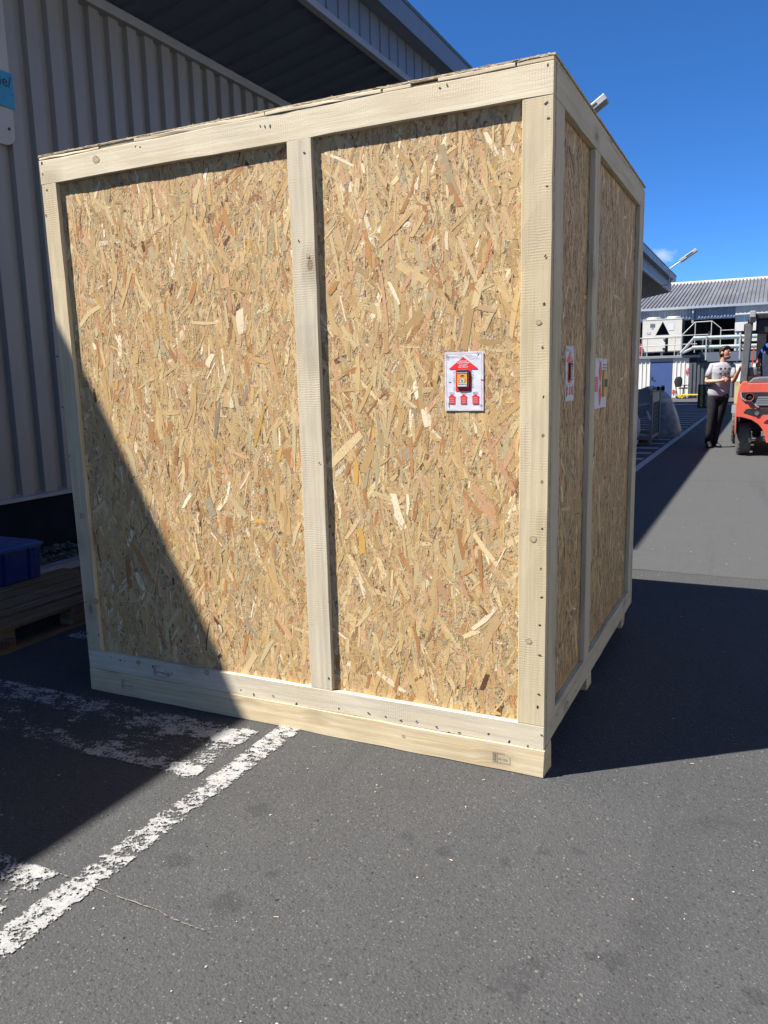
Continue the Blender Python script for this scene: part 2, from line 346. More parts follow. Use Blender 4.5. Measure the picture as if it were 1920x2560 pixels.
RED = plain('label_red', (0.66, 0.03, 0.03), 0.5, 0.08, 60)
BLACK = plain('black_print', (0.02, 0.02, 0.024), 0.55, .2)
BLACKP = plain('black_plastic', (0.016, 0.016, 0.018), 0.5, .3, 8, 0, 0, 40, .4, .2, (.06,.06,.055))
INK = plain('stamp_ink', (0.08, 0.078, 0.085), 0.8, .5, 300, 0, 0, 60, .1)
PRINTGREY = plain('print_grey', (0.22, 0.23, 0.26), 0.6, .2)
PINKLINE = plain('print_pink', (0.55, 0.18, 0.26), 0.6, .2)
ORANGE = plain('print_orange', (0.75, 0.30, 0.04), 0.5, .08)
GREENDOT = plain('print_green', (0.10, 0.26, 0.15), 0.5, .1)
MAROON = plain('maroon_casing', (0.10, 0.035, 0.03), 0.4, .2)

# ------------------------------------------------------------------ ground, gravel, road paint
g = MB(); g.quad([(-400,-400,0),(400,-400,0),(400,400,0),(-400,400,0)])
tag(g.build('asphalt_ground', ASPHALT), kind='structure')
def sheet(name, x0, x1, y0, y1, m, z=0.004):
    b = MB(); b.quad([(x0,y0,z),(x1,y0,z),(x1,y1,z),(x0,y1,z)]); return tag(b.build(name, m), kind='structure')
LINE_NEAR = paint_mat('paint_line_near', 0.43, (-1.088, -0.982, -9, 9), [(-0.80, 0.34, 0.075), (-.3, .2, .03)])
LINE_FAR = paint_mat('paint_line_far', 0.36, None, col=(0.50, 0.51, 0.50))
HATCHF = paint_mat('paint_hatch_far', 0.40, None, col=(0.45, 0.46, 0.46))
CROSS = paint_mat('pale_cross', 0.30, None, col=(0.6, 0.6, 0.58))
sheet('painted_line', -1.088, -0.982, -3.2, 1.9, LINE_NEAR)
sheet('painted_line', -1.095, -0.985, 1.9, 33.0, LINE_FAR)
for k in range(-2, 33):
    y0, y1 = k - 0.50 + (0.0 if k < 2 else 0.12), k - 0.08
    m = HATCHF
    if k == 0: m = paint_mat('paint_hatch_mid', 0.445, (-2.85, -1.132, y0, y1), [(-.32, .11, .12), (-.44, .09, .035)], (-1.2, -1.8, .05), sc=9)
    elif k in (-1, 1): m = paint_mat('paint_hatch_%s' % ('front' if k < 0 else 'back'), 0.44, (-2.85, -1.132, y0, y1), [(y1 - .13, .05, .12), (y1 - .27, .07, .14)], (-1.3, -2.4, .06), sc=11)
    sheet('hatch_bar', -2.85, -1.132, y0, y1, m, 0.0045)
sheet('pale_cross_strip', -3.4, 6.0, 33.4, 34.1, CROSS, 0.005)  # pale strip laid across the yard
# sandy crack in the foreground
b = MB(); cr = [(-1.25,-1.083),(-1.13,-1.083),(-1.03,-1.088),(-.907,-1.094),(-.771,-1.094),(-.667,-1.108),(-.528,-1.106)]
pr = None
for i in range(len(cr) - 1):
    for q in range(6):
        t_ = q / 6; x = cr[i][0]*(1-t_)+cr[i+1][0]*t_; y = cr[i][1]*(1-t_)+cr[i+1][1]*t_ + random.uniform(-.0025,.0025); w = random.uniform(.0004,.0022) * (1.2 - .5*i/6)
        cur = ((x, y-w, .0062), (x, y+w, .0062))
        if pr: b.quad([pr[0], cur[0], cur[1], pr[1]])
        pr = cur
tag(b.build('sand_filled_crack', paint_mat('crack_sand', 0.50, col=(0.26, 0.24, 0.185), sc=60)), kind='structure')

def stone(mb, c, r, mi=0, flat=0.65):
    base = [(0,0,1),(.94,0,.3),(.29,.9,.3),(-.76,.55,.3),(-.76,-.55,.3),(.29,-.9,.3),(.76,.55,-.5),(-.29,.9,-.5),(-.94,0,-.5),(-.29,-.9,-.5),(.76,-.55,-.5)]
    a = random.uniform(0, 6.28); ca, sa = math.cos(a), math.sin(a); k = len(mb.v); sx = random.uniform(.7,1.4)
    for x, y, z in base:
        j = random.uniform(.8, 1.2); x, y = x*sx, y
        mb.v.append((c[0]+r*j*(x*ca-y*sa), c[1]+r*j*(x*sa+y*ca), c[2]+r*j*z*flat))
    for f in ((0,1,2),(0,2,3),(0,3,4),(0,4,5),(0,5,1),(1,6,2),(2,6,7),(2,7,3),(3,7,8),(3,8,4),(4,8,9),(4,9,5),(5,9,10),(5,10,1),(1,10,6),(6,10,9,8,7)):
        mb.f.append(tuple(k+i for i in f)); mb.m.append(mi)
GRAVEL = [plain('gravel_a', (0.05,0.047,0.043), .8, .3, 20), plain('gravel_b', (0.10,0.095,0.085), .8, .3, 20), plain('gravel_c', (0.045,0.044,0.042), .8, .3, 20)]
b = MB()
for i in range(2600):
    y = random.uniform(0.2, 5.5); x = random.uniform(-4.64, -4.27); r = random.uniform(.008, .028)
    stone(b, (x, y, .035 + random.uniform(0,.02) + .03*(x < -4.5)), r, random.choice((0,0,1,2,2)))
tag(b.build('gravel', GRAVEL), 'grey gravel strip along the foot of the warehouse wall', 'gravel', kind='stuff')
b = MB(); b.box(-4.66, -4.25, -6, 36, 0.001, 0.035); tag(b.build('gravel_bed', GRAVEL[2]), kind='structure')
b = MB(); b.box(-4.25, -4.13, -6, 36, 0.001, 0.05); tag(b.build('kerb', plain('kerb_stone', (0.2,0.21,0.22), .85, .2, 8, 0, .2, 90)), kind='structure')
# grit, wood splinters and pebbles lying about on the asphalt
b = MB()
for i in range(700):
    y = -1.9 + 9 * random.random() ** 1.7; x = random.uniform(-2.6, 1.6)
    if -2.2 < x < 0.02 and -.03 < y < 2: continue
    if random.random() < .86: stone(b, (x, y, .002), random.uniform(.0012,.0036), random.choice((0,1,1,2)))
    else:
        a = random.uniform(0, 3.14); l = random.uniform(.002,.008); w = random.uniform(.0006,.0014)
        b.obox((x,y,.003), (l*math.cos(a), l*math.sin(a), 0), (-w*math.sin(a), w*math.cos(a), 0), (0,0,.0008), random.choice((3,3,4)))
tag(b.build('grit_and_splinters', [GRAVEL[0], plain('grit_pale', (0.40,0.37,0.32), .8, .2), GRAVEL[2], plain('splinter', (0.52,0.42,0.27), .8, .2), plain('dead_leaf', (0.08,0.05,0.03), .8, .3)]), 'scattered grit and wood splinters on the asphalt around the crate', 'grit', kind='stuff')

# ------------------------------------------------------------------ the crate
CW, CDP, CH = 2.131, 1.948, 2.331
def warp(p):
    """the crate is a little out of square: its top is wider than its base"""
    x, y, z = p; k = z / CH
    return (x * ((2.116/CW) * (1-k) + (2.158/CW) * k) + (-.003 * (1-k) + .006 * k), y, z)
crate = empty('transport_crate', (-CW/2, CDP/2, 0), label='tall pale wooden shipping crate with chipboard panels and sawn plank frame', cat='crate')
def board(name, la, x0, x1, y0, y1, z0, z1, mat, parent=crate, jit=0.0012, seg=0.12, wp=warp, bevel=0.0016, rough_end=0.0):
    lo, hi = [x0,y0,z0], [x1,y1,z1]; n = max(1, int((hi[la]-lo[la]) / seg)); oth = [a for a in range(3) if a != la]
    b = MB(); off = random.uniform(0, 20); secs = []
    for i in range(n + 1):
        t = lo[la] + (hi[la]-lo[la]) * i / n; sec = []
        for c0, c1 in ((0,0),(1,0),(1,1),(0,1)):
            p = [0,0,0]; p[la] = t; p[oth[0]] = (lo, hi)[c0][oth[0]]; p[oth[1]] = (lo, hi)[c1][oth[1]]
            if 0 < i < n:
                p[oth[0]] += random.uniform(-jit, jit); p[oth[1]] += random.uniform(-jit, jit)
            elif rough_end: p[la] += random.uniform(-rough_end, rough_end)
            sec.append(wp(p) if wp else tuple(p))
        secs.append((t, sec))
    d0, d1 = hi[oth[0]]-lo[oth[0]], hi[oth[1]]-lo[oth[1]]; vs = [0, d0, d0+d1, 2*d0+d1, 2*(d0+d1)]
    for t, sec in secs: b.v += sec
    for i in range(n):
        u0, u1 = secs[i][0] + off, secs[i+1][0] + off
        for k in range(4):
            b.f.append((i*4+k, i*4+(k+1)%4, (i+1)*4+(k+1)%4, (i+1)*4+k)); b.m.append(0)
            b.uv[len(b.f)-1] = [(u0, vs[k]), (u0, vs[k+1]), (u1, vs[k+1]), (u1, vs[k])]
    for e, o_ in ((0, (3,2,1,0)), (n*4, (0,1,2,3))):
        b.f.append(tuple(e+i for i in o_)); b.m.append(0); b.uv[len(b.f)-1] = [(off+.0, 0), (off+.012, 0), (off+.012, .1), (off, .1)]
    me = bpy.data.meshes.new(name); me.from_pydata(b.v, [], b.f); me.materials.append(mat)
    ul = me.uv_layers.new(name='UVMap').data
    for p in me.polygons:
        for li, uv in zip(p.loop_indices, b.uv[p.index]): ul[li].uv = uv
    bm = bmesh.new(); bm.from_mesh(me); bmesh.ops.recalc_face_normals(bm, faces=bm.faces); bm.to_mesh(me); bm.free()
    o = link(name, me, parent)
    if bevel:
        bv = o.modifiers.new('bevel', 'BEVEL'); bv.width = bevel; bv.segments = 1; bv.limit_method = 'ANGLE'; bv.angle_limit = R(50)
    return o
T = 0.022
# panels of strand board
def osb_panel(name, x0, x1, y0, y1, z0, z1):
    b = MB(); b.box(x0, x1, y0, y1, z0, z1); b.v = [warp(p) for p in b.v]; return b.build(name, OSB, crate)
front = osb_panel('strand_board', -CW+.012, -.002, T+.001, T+.012, .105, 2.285)
side = osb_panel('strand_board', -T-.012, -T-.001, T+.0135, CDP-.03, .105, 2.285)
osb_panel('strand_board', -CW+T+.001, -CW+T+.012, T+.0135, CDP-.03, .105, 2.285)
osb_panel('strand_board', -CW+.03, -.03, CDP-T-.012, CDP-T-.001, .105, 2.285)
osb_panel('floor_board', -CW+.04, -.04, T+.02, CDP-.045, .102, .124)
lid = osb_panel('lid_board', -CW-.002, .003, .0015, CDP+.004, 2.3215, 2.3285); lid.data.materials[0] = plain('lid_edge', (.46,.37,.25), .85, .35, 60, 0, .5, 200, .2, .5, (.16,.11,.07))
# front frame
board('rail', 0, -CW, 0, 0, T, 2.212, 2.3065, PINE, jit=.0018)
board('rail', 0, -CW+.002, -.001, 0.0005, T, .103, .189, PINE_GREY)
board('post', 2, -.096, 0.0, 0.0003, T, .1895, 2.2115, POSTW)
board('post', 2, -.936, -.838, 0.0006, T, .1895, 2.2115, PINE_GREY)
board('post', 2, -CW+.003, -2.047, 0.0002, T, .1895, 2.2115, POSTW)
# right side frame
SY0, SY1 = T+.015, CDP-T-.014
board('rail', 1, -T, 0, SY0, SY1, 2.212, 2.3065, PINE_GREY)
board('rail', 1, -T, -.0005, SY0, SY1, .103, .199, PINE_GREY)
for y0, y1 in ((SY0, .152), (.655, .75), (SY1-.098, SY1)): board('post', 2, -T, -.0008, y0, y1, .1995, 2.2115, PINE_GREY)
# rear and left frames
for la, a in ((1, (-CW, -CW+T, SY0, SY1)), (0, (-CW, 0, CDP-T, CDP))):
    for z0, z1 in ((2.212, 2.3065), (.103, .199)): board('rail', la, *a, z0, z1, PINE_GREY, seg=.5)
for x in (-CW, -1.1, -.096): board('post', 2, x, x+.096, CDP-T, CDP-.0005, .1995, 2.2115, PINE_GREY, seg=.5)
for y in (SY0, .9, SY1-.096): board('post', 2, -CW+.0005, -CW+T, y, y+.096, .1995, 2.2115, PINE_GREY, seg=.5)
# lid frame: finger-jointed laths of uneven height round the edge
laths = [(-CW,-1.80,.001,2.3175,PINE),(-1.80,-1.62,.0055,2.3205,PINE_GREY),(-1.62,-1.02,.0005,2.3208,PINE),(-1.02,-.565,-.0012,2.3208,PINE),(-.563,-.462,.0008,2.3200,PINE),(-.460,-.372,.0075,2.3150,PINE_GREY),(-.370,-.118,.0002,2.3206,PINE),(-.116,.001,.0022,2.3210,POSTW)]
for x0, x1, dy, zt, m in laths: board('lid_lath', 0, x0+.0012, x1-.0012, dy, .075, 2.3092, zt, m, jit=.0016, rough_end=.0012, seg=.06)
for y0, y1 in ((.078, .42), (.425, 1.0), (1.004, SY1)): board('lid_lath', 1, -.075, -.0006, y0, y1, 2.3072, 2.3198, PINE_GREY, jit=.001)
# skids
for y0, y1, x1 in ((-.0035, .094, .002), (.83, .925, -.022), (1.77, 1.866, -.022)): board('skid', 0, -CW+.002, x1, y0, y1, 0.0012, .1022, SKID, rough_end=.003)

# strands pressed into the faces of the boards
PAL = np.array([(.53,.395,.195),(.47,.325,.15),(.58,.47,.27),(.52,.325,.19),(.41,.215,.09),(.45,.385,.235),(.74,.67,.50),(.52,.375,.21),(.31,.165,.07),(.30,.27,.20),(.12,.06,.03),(.52,.33,.09)])*np.array([.995,.92,.83])
def strands(o, u, v, n_, W_, H_, count, lmin, lmax, wmin, wmax, spread, zlo, zhi, pw, seed, lift=0.0, keep=None):
    """flat wood strands as 2-segment strips; returns verts (n,6,3), uvs, colours, sizes"""
    r = np.random.default_rng(seed); N = count
    L = lmin + (lmax-lmin) * r.random(N)**2.0; Wd = np.minimum(wmin + (wmax-wmin) * r.random(N)**1.8, L*.5)
    cu, cv = r.random(N)*W_, r.random(N)*H_
    ang = np.pi/2 + r.normal(0, spread, N); wild = r.random(N) < .16; ang[wild] = r.random(wild.sum())*np.pi
    bend = r.normal(0, .03, N)*L
    ca, sa = np.cos(ang), np.sin(ang); out = np.zeros((N,6,3)); uvs = np.zeros((N,6,2))
    z = zlo + (zhi-zlo)*r.random(N); tilt = r.normal(0, .035, N); tl = r.normal(0, .006, N)
    for k in range(3):
        s = (k-1)*.5
        for q in (0, 1):
            t = q - .5
            jl = (r.random(N)-.5)*np.minimum(Wd*.9, .02)*(k != 1); taper = np.where(k == 1, 1.0, .55+.5*r.random(N))
            a = s*L + jl; b = t*Wd*taper + bend*(k == 1)
            uu, vv = cu + a*ca - b*sa, cv + a*sa + b*ca
            zz = z + b*tilt + a*tl
            uu, vv = np.clip(uu, .001, W_-.001), np.clip(vv, .001, H_-.001); zz = np.clip(zz, zlo*.5, zhi*1.35)
            i = k*2+q
            out[:,i,:] = np.asarray(o)[None] + uu[:,None]*np.asarray(u)[None] + vv[:,None]*np.asarray(v)[None] + zz[:,None]*np.asarray(n_)[None]
            uvs[:,i,0] = a + r.random(); uvs[:,i,1] = b + cu*3
    pi = r.choice(len(PAL), N, p=pw); col = PAL[pi]*(1+r.normal(0,.10,N))[:,None]; col = np.clip(col, .02, .82)
    return out, uvs, col, L*Wd
def strand_mesh(name, parts):
    V = np.concatenate([p[0] for p in parts]); U = np.concatenate([p[1] for p in parts]); Cc = np.concatenate([p[2] for p in parts]); N = len(V)
    me = bpy.data.meshes.new(name); me.vertices.add(N*6); me.vertices.foreach_set('co', V.reshape(-1).astype(np.float32))
    idx = (np.arange(N)*6)[:,None] + np.array([0,1,3,2,2,3,5,4])[None]
    me.loops.add(N*8); me.loops.foreach_set('vertex_index', idx.reshape(-1).astype(np.int32))
    me.polygons.add(N*2); me.polygons.foreach_set('loop_start', np.arange(0, N*8, 4, dtype=np.int32)); me.polygons.foreach_set('loop_total', np.full(N*2, 4, np.int32))
    uvl = me.uv_layers.new(name='UVMap'); lu = U.reshape(-1,2)[idx.reshape(-1)]; uvl.data.foreach_set('uv', lu.reshape(-1).astype(np.float32))
    ca = me.color_attributes.new('Col', 'FLOAT_COLOR', 'POINT'); cc = np.ones((N,6,4)); cc[:,:,:3] = Cc[:,None,:]; ca.data.foreach_set('color', cc.reshape(-1).astype(np.float32))
    me.materials.append(STRAND); me.update(calc_edges=True); me.validate(); return me
def warpn(a):
    k = a[...,2]/CH; a[...,0] = a[...,0]*((2.116/CW)*(1-k)+(2.158/CW)*k) + (-.003*(1-k)+.006*k); return a
PW = np.array([.23,.18,.17,.11,.055,.07,.025,.10,.02,.006,.008,.012]); PW /= PW.sum()
PWF = np.array([.24,.14,.20,.05,.04,.08,.11,.06,.03,.01,.035,.01]); PWF /= PWF.sum()
PWB = np.array([.17,.15,.14,.15,.085,.09,.045,.10,.03,.012,.008,.02]); PWB /= PWB.sum()
def cover(panel, o, u, v, n_, W_, H_, dens, seed, singles):
    A = W_*H_
    under = strands(o, u, v, n_, W_, H_, int(1500*dens*A), .03, .17, .006, .024, .38, .0002, .0005, PW, seed)
    fine = strands(o, u, v, n_, W_, H_, int(9500*dens*A), .004, .018, .0008, .0025, .8, .0005, .0008, PWF, seed+1)
    midp = strands(o, u, v, n_, W_, H_, int(520*dens*A), .03, .14, .006, .022, .36, .0007, .0010, PW, seed+2)
    fine2 = strands(o, u, v, n_, W_, H_, int(14500*dens*A), .003, .012, .0006, .0016, 1.0, .0010, .0013, PWF, seed+4)
    for p in (under, fine, midp, fine2): warpn(p[0])
    # fines gather in patches, leaving the large strands bare elsewhere
    def thin(p, frac):
        c = p[0].mean(1); q = np.sin(c[:,0]*23+c[:,1]*23+np.sin(c[:,2]*9)*2)*np.sin(c[:,2]*17+np.sin((c[:,0]+c[:,1])*7)*2)+np.sin(c[:,2]*41+c[:,0]*37)*.4
        k = q > np.quantile(q, frac)*(1) ; r = np.random.default_rng(seed+9).random(len(q)) < .35; k = k | r
        return tuple(x[k] for x in p)
    fine2 = thin(fine2, .45)
    tag(link('pressed_strands', strand_mesh('pressed_strands', [under, fine, midp, fine2]), panel), kind='stuff')
    big = strands(o, u, v, n_, W_, H_, singles, .06, .20, .012, .036, .33, .0010, .00125, PWB, seed+3); warpn(big[0])
    for i in range(singles):
        link('wood_strand', strand_mesh('wood_strand', [[q[i:i+1] for q in big]]), panel)
cover(front, (-CW+.012, T+.001, .105), (1,0,0), (0,0,1), (0,-1,0), CW-.014, 2.18, 1.0, 5, 300)
cover(side, (-T-.001, T+.0135, .105), (0,1,0), (0,0,1), (1,0,0), CDP-.045, 2.18, .5, 50, 130)
# rough chipped edge of the lid
b = MB()
for i in range(110):
    x = random.uniform(-CW, 0); z = random.uniform(2.3225, 2.3280); l = random.uniform(.003,.02)
    a = random.gauss(0, .06); b.obox(warp((x, .0013, z)), (l*math.cos(a), 0, l*math.sin(a)), (0,.0006,0), (0,0,random.uniform(.0005,.0013)), random.choice((0,0,1)))
for i in range(60):
    x = random.uniform(-CW, 0); l = random.uniform(.003,.012); a = random.uniform(-.6,.6); b.obox(warp((x, random.uniform(.002,.02), 2.3290)), (l*math.cos(a), 0, l*math.sin(a)), (0,.0007,0), (0,0,.0006), 0)
tag(b.build('chipped_edge', [plain('chip_pale', (.60,.48,.32), .8, .2), plain('chip_grey', (.34,.27,.19), .8, .2)], crate), kind='stuff')
# nails: dents with a dark head, positions read off the planks
S = 1920/1659
b = MB()
nails = [(1183,140),(1180,222),(1184,255),(1181,402),(1178,553),(1175,656),(1172,750),(1174,857),(1172,940),(1170,1040),(1171,1142),(1168,1228),(1170,1290),(1166,1350),(1166,1415),(1164,1500),(1161,1527),
 (562,272),(572,273),(583,272),(293,316),(303,318),(950,190),(966,184),(90,352),(92,376),(101,410),(99,465),(103,588),(107,638),(113,720),(124,770),(135,880),(150,985),(160,1085),(172,1210),(186,1300),(190,1368),(213,1372),(200,1388),
 (657,330),(645,520),(690,1000),(712,1300),(710,1465),(590,1503),(640,1520),(668,1530),(700,1537),(732,1530),(768,1548),(797,1541),(833,1548),(866,1556),(900,1558),(943,1570),(970,1582),(992,1582),(1055,1585),(1100,1602),(1140,1612),(1170,1588),(520,1490),(548,1500),(330,1440),(372,1455),(270,1428),(240,1420),(260,1426)]
for px, py in nails:
    p = at(px*S, py*S, 1, -.0004); a = random.uniform(-.5, 1.9); w, l = random.uniform(.0020,.0034), random.uniform(.004,.0075)
    b.quad([(p.x + (l*math.cos(q)*math.cos(a) - w*math.sin(q)*math.sin(a))*random.uniform(.75,1.2), -.0011, p.z + (l*math.cos(q)*math.sin(a) + w*math.sin(q)*math.cos(a))*random.uniform(.75,1.2)) for q in [k*.785 for k in range(8)]])
for i in range(26):
    y = random.uniform(.06, 1.85); z = random.choice((2.26, .15)) + random.uniform(-.03,.03); l = random.uniform(.004,.012)
    b.quad([(.0012, y-l, z), (.0012, y, z-.004), (.0012, y+l, z), (.0012, y, z+.004)])
tag(b.build('nail_heads', DARKHOLE, crate), kind='stuff')

# knots of the sawn planks
KN = [plain('knot_ring', (.29,.20,.12), .7, .25, 90), plain('knot_core', (.38,.28,.175), .7, .25, 120), plain('knot_rim', (.43,.325,.21), .8, .2, 60)]
for px, py, r in ((206,1290,.012),(240,1503,.013),(346,1656,.011),(421,1687,.010),(517,1681,.012),(240,399,.015),(1333,1348,.011),(1322,1603,.010),(1347,806,.008),(770,640,.007),(1010,1840,.007)):
    p = at(px, py, 1, -.0005); yk = -.0042 if p.z < .101 else -.0010; b = MB(); ph = random.uniform(0, 6)
    for j, (k0, k1, mi) in enumerate(((1.0, .82, 0), (.82, .45, 1), (.45, .0, 2))):
        n = 18
        ring = lambda k: [(p.x + r*k*1.15*math.cos(a)*(1+.10*math.sin(2*a+ph)), yk, p.z + r*k*math.sin(a)*(1+.08*math.sin(3*a+ph))) for a in [2*math.pi*q/n for q in range(n)]]
        A_, B_ = ring(k0), ring(k1)
        if k1 > 0:
            for q in range(n): b.quad([A_[q], A_[(q+1)%n], B_[(q+1)%n], B_[q]], mi)
        else: b.quad(A_, mi)
    b.build('knot', KN, crate)
# printed text
def text_mb(mb, s, o, u, v, size, mi=0, align='LEFT', bold=0.0, sx=1.0):
    cu = bpy.data.curves.new('t', 'FONT'); cu.body = s; cu.size = size; cu.align_x = align; cu.resolution_u = 2; cu.offset = bold
    to = bpy.data.objects.new('t', cu); COL.objects.link(to)
    me = bpy.data.meshes.new_from_object(to); o, u, v = Vector(o), Vector(u), Vector(v); k = len(mb.v)
    for q in me.vertices: mb.v.append(tuple(o + u*(q.co.x*sx) + v*q.co.y))
    for p in me.polygons: mb.f.append(tuple(k+i for i in p.vertices)); mb.m.append(mi)
    bpy.data.objects.remove(to); bpy.data.curves.remove(cu); bpy.data.meshes.remove(me)
def stamp(name, o, u, v, w, h, parent, lines=True):
    """heat-treatment stamp: a frame, wheat-ear symbol, HT NTBZ"""
    o, u, v = Vector(o), Vector(u).normalized(), Vector(v).normalized(); b = MB()
    P = lambda a, c: o + u*a + v*c
    def ln(a, c, d, e, t=.0006):
        d0 = (P(d,e)-P(a,c)).normalized(); n = d0.cross(u.cross(v)).normalized()*t; b.quad([P(a,c)-n, P(d,e)-n, P(d,e)+n, P(a,c)+n])
    for s in ((0,0,w,0),(w,0,w,h*.75),(0,0,0,h),(w*.24,0,w*.24,h),(0,h,w*.7,h)): ln(*s)
    for k in range(4): ln(w*.08, h*(.15+.2*k), w*.18, h*(.3+.2*k)); ln(w*.12, h*(.1+.2*k), w*.06, h*(.28+.2*k))
    ln(w*.12, h*.08, w*.12, h*.92)
    text_mb(b, 'HT', P(w*.30, h*.28), u, v, h*.30, 0, sx=.8); text_mb(b, 'NTBZ', P(w*.56, h*.28), u, v, h*.28, 0, sx=.75)
    return b.build(name, INK, parent)
stamp('heat_treatment_stamp', (-.185,-.0048,.030), (1,0,0), (0,0,1), .062, .034, crate)
stamp('heat_treatment_stamp', (-1.925,-.0048,.035), (1,0,0), (0,0,1), .066, .04, crate)
stamp('heat_treatment_stamp', (-1.735,-.0012,.122), (1,0,0), (0,0,1), .068, .045, crate)
stamp('heat_treatment_stamp', (.0012,.28,.12), (0,1,0), (0,0,1), .08, .055, crate)

# labels
def paper(name, o, u, v, n_, w, h, mat, curl=.0002):
    b = MB(); nu, nv = 20, 28; o, u, v, n_ = map(Vector, (o, u, v, n_))
    for j in range(nv+1):
        for i in range(nu+1):
            a, c = i/nu, j/nv
            e = curl*(max(0, a-.92)*8 + max(0, .06-a)*5 + max(0, c-.95)*6 + max(0, .05-c)*9) + .0005*math.sin(a*9+c*5)*math.sin(c*17+a*3) + .00016*math.sin(c*41+a*11)
            b.v.append(tuple(o + u*(a*w) + v*(c*h) + n_*(e+.0012)))
    for j in range(nv):
        for i in range(nu):
            k = j*(nu+1)+i; b.f.append((k, k+1, k+nu+2, k+nu+1)); b.m.append(0)
    ob = b.build(name, mat, crate)
    sd_ = ob.modifiers.new('thickness', 'SOLIDIFY'); sd_.thickness = .0003; sd_.offset = -1
    return ob
def arrow_up(b, P, cx, top, hw, hh, sw, bot, mi):
    b.quad([P(cx, top), P(cx-hw, top+hh), P(cx-sw, top+hh), P(cx-sw, bot), P(cx+sw, bot), P(cx+sw, top+hh), P(cx+hw, top+hh)], mi)
def tilt_label(o, u, v, n_, w=.137, h=.196):
    o, u, v, n_ = map(Vector, (o, u, v, n_)); lab = paper('shipping_label', o, u, v, n_, w, h, PAPER)
    k = w/1050.0
    def P(a, c, e=.0029): return o + u*((a-250)*k) + v*(h-(c-300)*k*(h/w)*(1050/1560)) + n_*e
    b = MB(); arrow_up(b, P, 760, 430, 405, 320, 212, 1335, 0)
    for cx in (445, 767, 1090): arrow_up(b, P, cx, 1410, 115, 90, 84, 1685, 0)
    b.build('printed_arrows', RED, lab)
    b = MB()
    text_mb(b, 'TILTWATCH XTR', P(340,440), u, v, .0075, 0, sx=.85, bold=.0001)
    for s, x, y in (('Überwachung', 810, 395), ('Monitored shipment', 860, 440), ('Transport contrôlé', 925, 490)): text_mb(b, s, P(x,y), u, v, .0050, 0, sx=.9)
    for i, ch in enumerate('ATTENTION'): text_mb(b, ch, P(500, 830+61*i), u, v, .0062, 0, 'CENTER', .0002)
    for i, ch in enumerate('CAUTION'): text_mb(b, ch, P(1015, 845+66*i), u, v, .0062, 0, 'CENTER', .0002)
    for cx in (445, 767, 1090):
        for r_ in range(2): b.quad([P(cx-70, 1362+28*r_), P(cx+66, 1360+28*r_), P(cx+66, 1372+28*r_), P(cx-70, 1374+28*r_)])
    b.build('lettering', PRINTGREY, lab)
    b = MB()
    for s, y in (('IMPORTANT', 560), ('TRANSPORTIEREN', 605), ('SANS ARRET', 662), ('KEEP UPRIGHT', 715)): text_mb(b, s, P(760, y, .0034), u, v, .0052, 0, 'CENTER', .0002)
    for cx in (445, 767, 1090):
        for r_ in range(3): b.quad([P(cx-55, 1515+55*r_, .0034), P(cx+60, 1515+55*r_, .0034), P(cx+60, 1524+55*r_, .0034), P(cx-55, 1524+55*r_, .0034)])
    b.build('white_lettering', PAPER, lab)
    b = MB()
    for a in ((285,325,1250,333),(300,1830,1250,1836),(285,325,292,1836),(1243,325,1250,1836)): b.quad([P(a[0],a[1]), P(a[2],a[1]), P(a[2],a[3]), P(a[0],a[3])])
    b.build('border_line', PINKLINE, lab)
    # the tilt indicator: a small raised plastic device
    dev = MB(); c0 = P(595, 1260, .002); c1 = P(935, 770, .002); ww, hh = (c1-c0).dot(u), (c1-c0).dot(v); rr = .006
    pts = []
    for cx_, cy_, a0 in ((ww-rr, rr, -90), (ww-rr, hh-rr, 0), (rr, hh-rr, 90), (rr, rr, 180)):
        for q in range(4): a = R(a0+q*30); pts.append(c0 + u*(cx_+rr*math.cos(a)) + v*(cy_+rr*math.sin(a)))
    dev.prism(pts, n_*.0065); d = dev.build('tilt_indicator', MAROON, lab, bevel=.001)
    b = MB()
    E = .0098
    b.quad([P(612,1212,E), P(878,1212,E), P(878,885,E), P(612,885,E)], 1)
    b.quad([P(612,880,E), P(890,880,E), P(890,790,E), P(612,790,E)], 0)
    b.quad([P(635,1210,E+.0004), P(868,1210,E+.0004), P(868,1130,E+.0004), P(635,1130,E+.0004)], 2)
    arrow_up(b, lambda a,c: P(a,c,E+.0004), 752, 965, 108, 85, 66, 1112, 0); arrow_up(b, lambda a,c: P(a,c,E+.0007), 752, 980, 90, 72, 56, 1106, 2)
    b.quad([P(748+36*math.cos(q*.524), 1055+36*math.sin(q*.524), E+.001) for q in range(12)], 3)
    for i in range(13): b.quad([P(645+17*i, 1172, E+.0007), P(645+17*i+random.choice((4,8,11)), 1172, E+.0007), P(645+17*i+8, 1140, E+.0007), P(645+17*i, 1140, E+.0007)], 0)
    b.quad([P(680,945,E+.0004), P(820,945,E+.0004), P(780,908,E+.0004), P(725,908,E+.0004)], 4)
    text_mb(b, 'TILTWATCH XTR', P(751, 868, E+.0005), u, v, .0058, 2, 'CENTER', .0002, .8)
    b.build('indicator_print', [BLACK, ORANGE, PAPER, GREENDOT, MAROON], lab)
    b = MB()
    for a, c, d2, e in ((325,370,318,465),(1125,378,1170,325),(340,1068,405,1055),(1222,1030,1285,1026),(355,1640,358,1760),(1195,1700,1250,1683)):
        p, q = P(a,c,.0036), P(d2,e,.0036); b.bar(p, q, .0012, .0008)
    b.build('staples', BLACK, lab)
tilt_label((-.3615, T-.0012, 1.2675), (1,0,0), (0,0,1), (0,-1,0))
tilt_label((-T+.0012, .315, 1.285), (0,1,0), (0,0,1), (1,0,0))
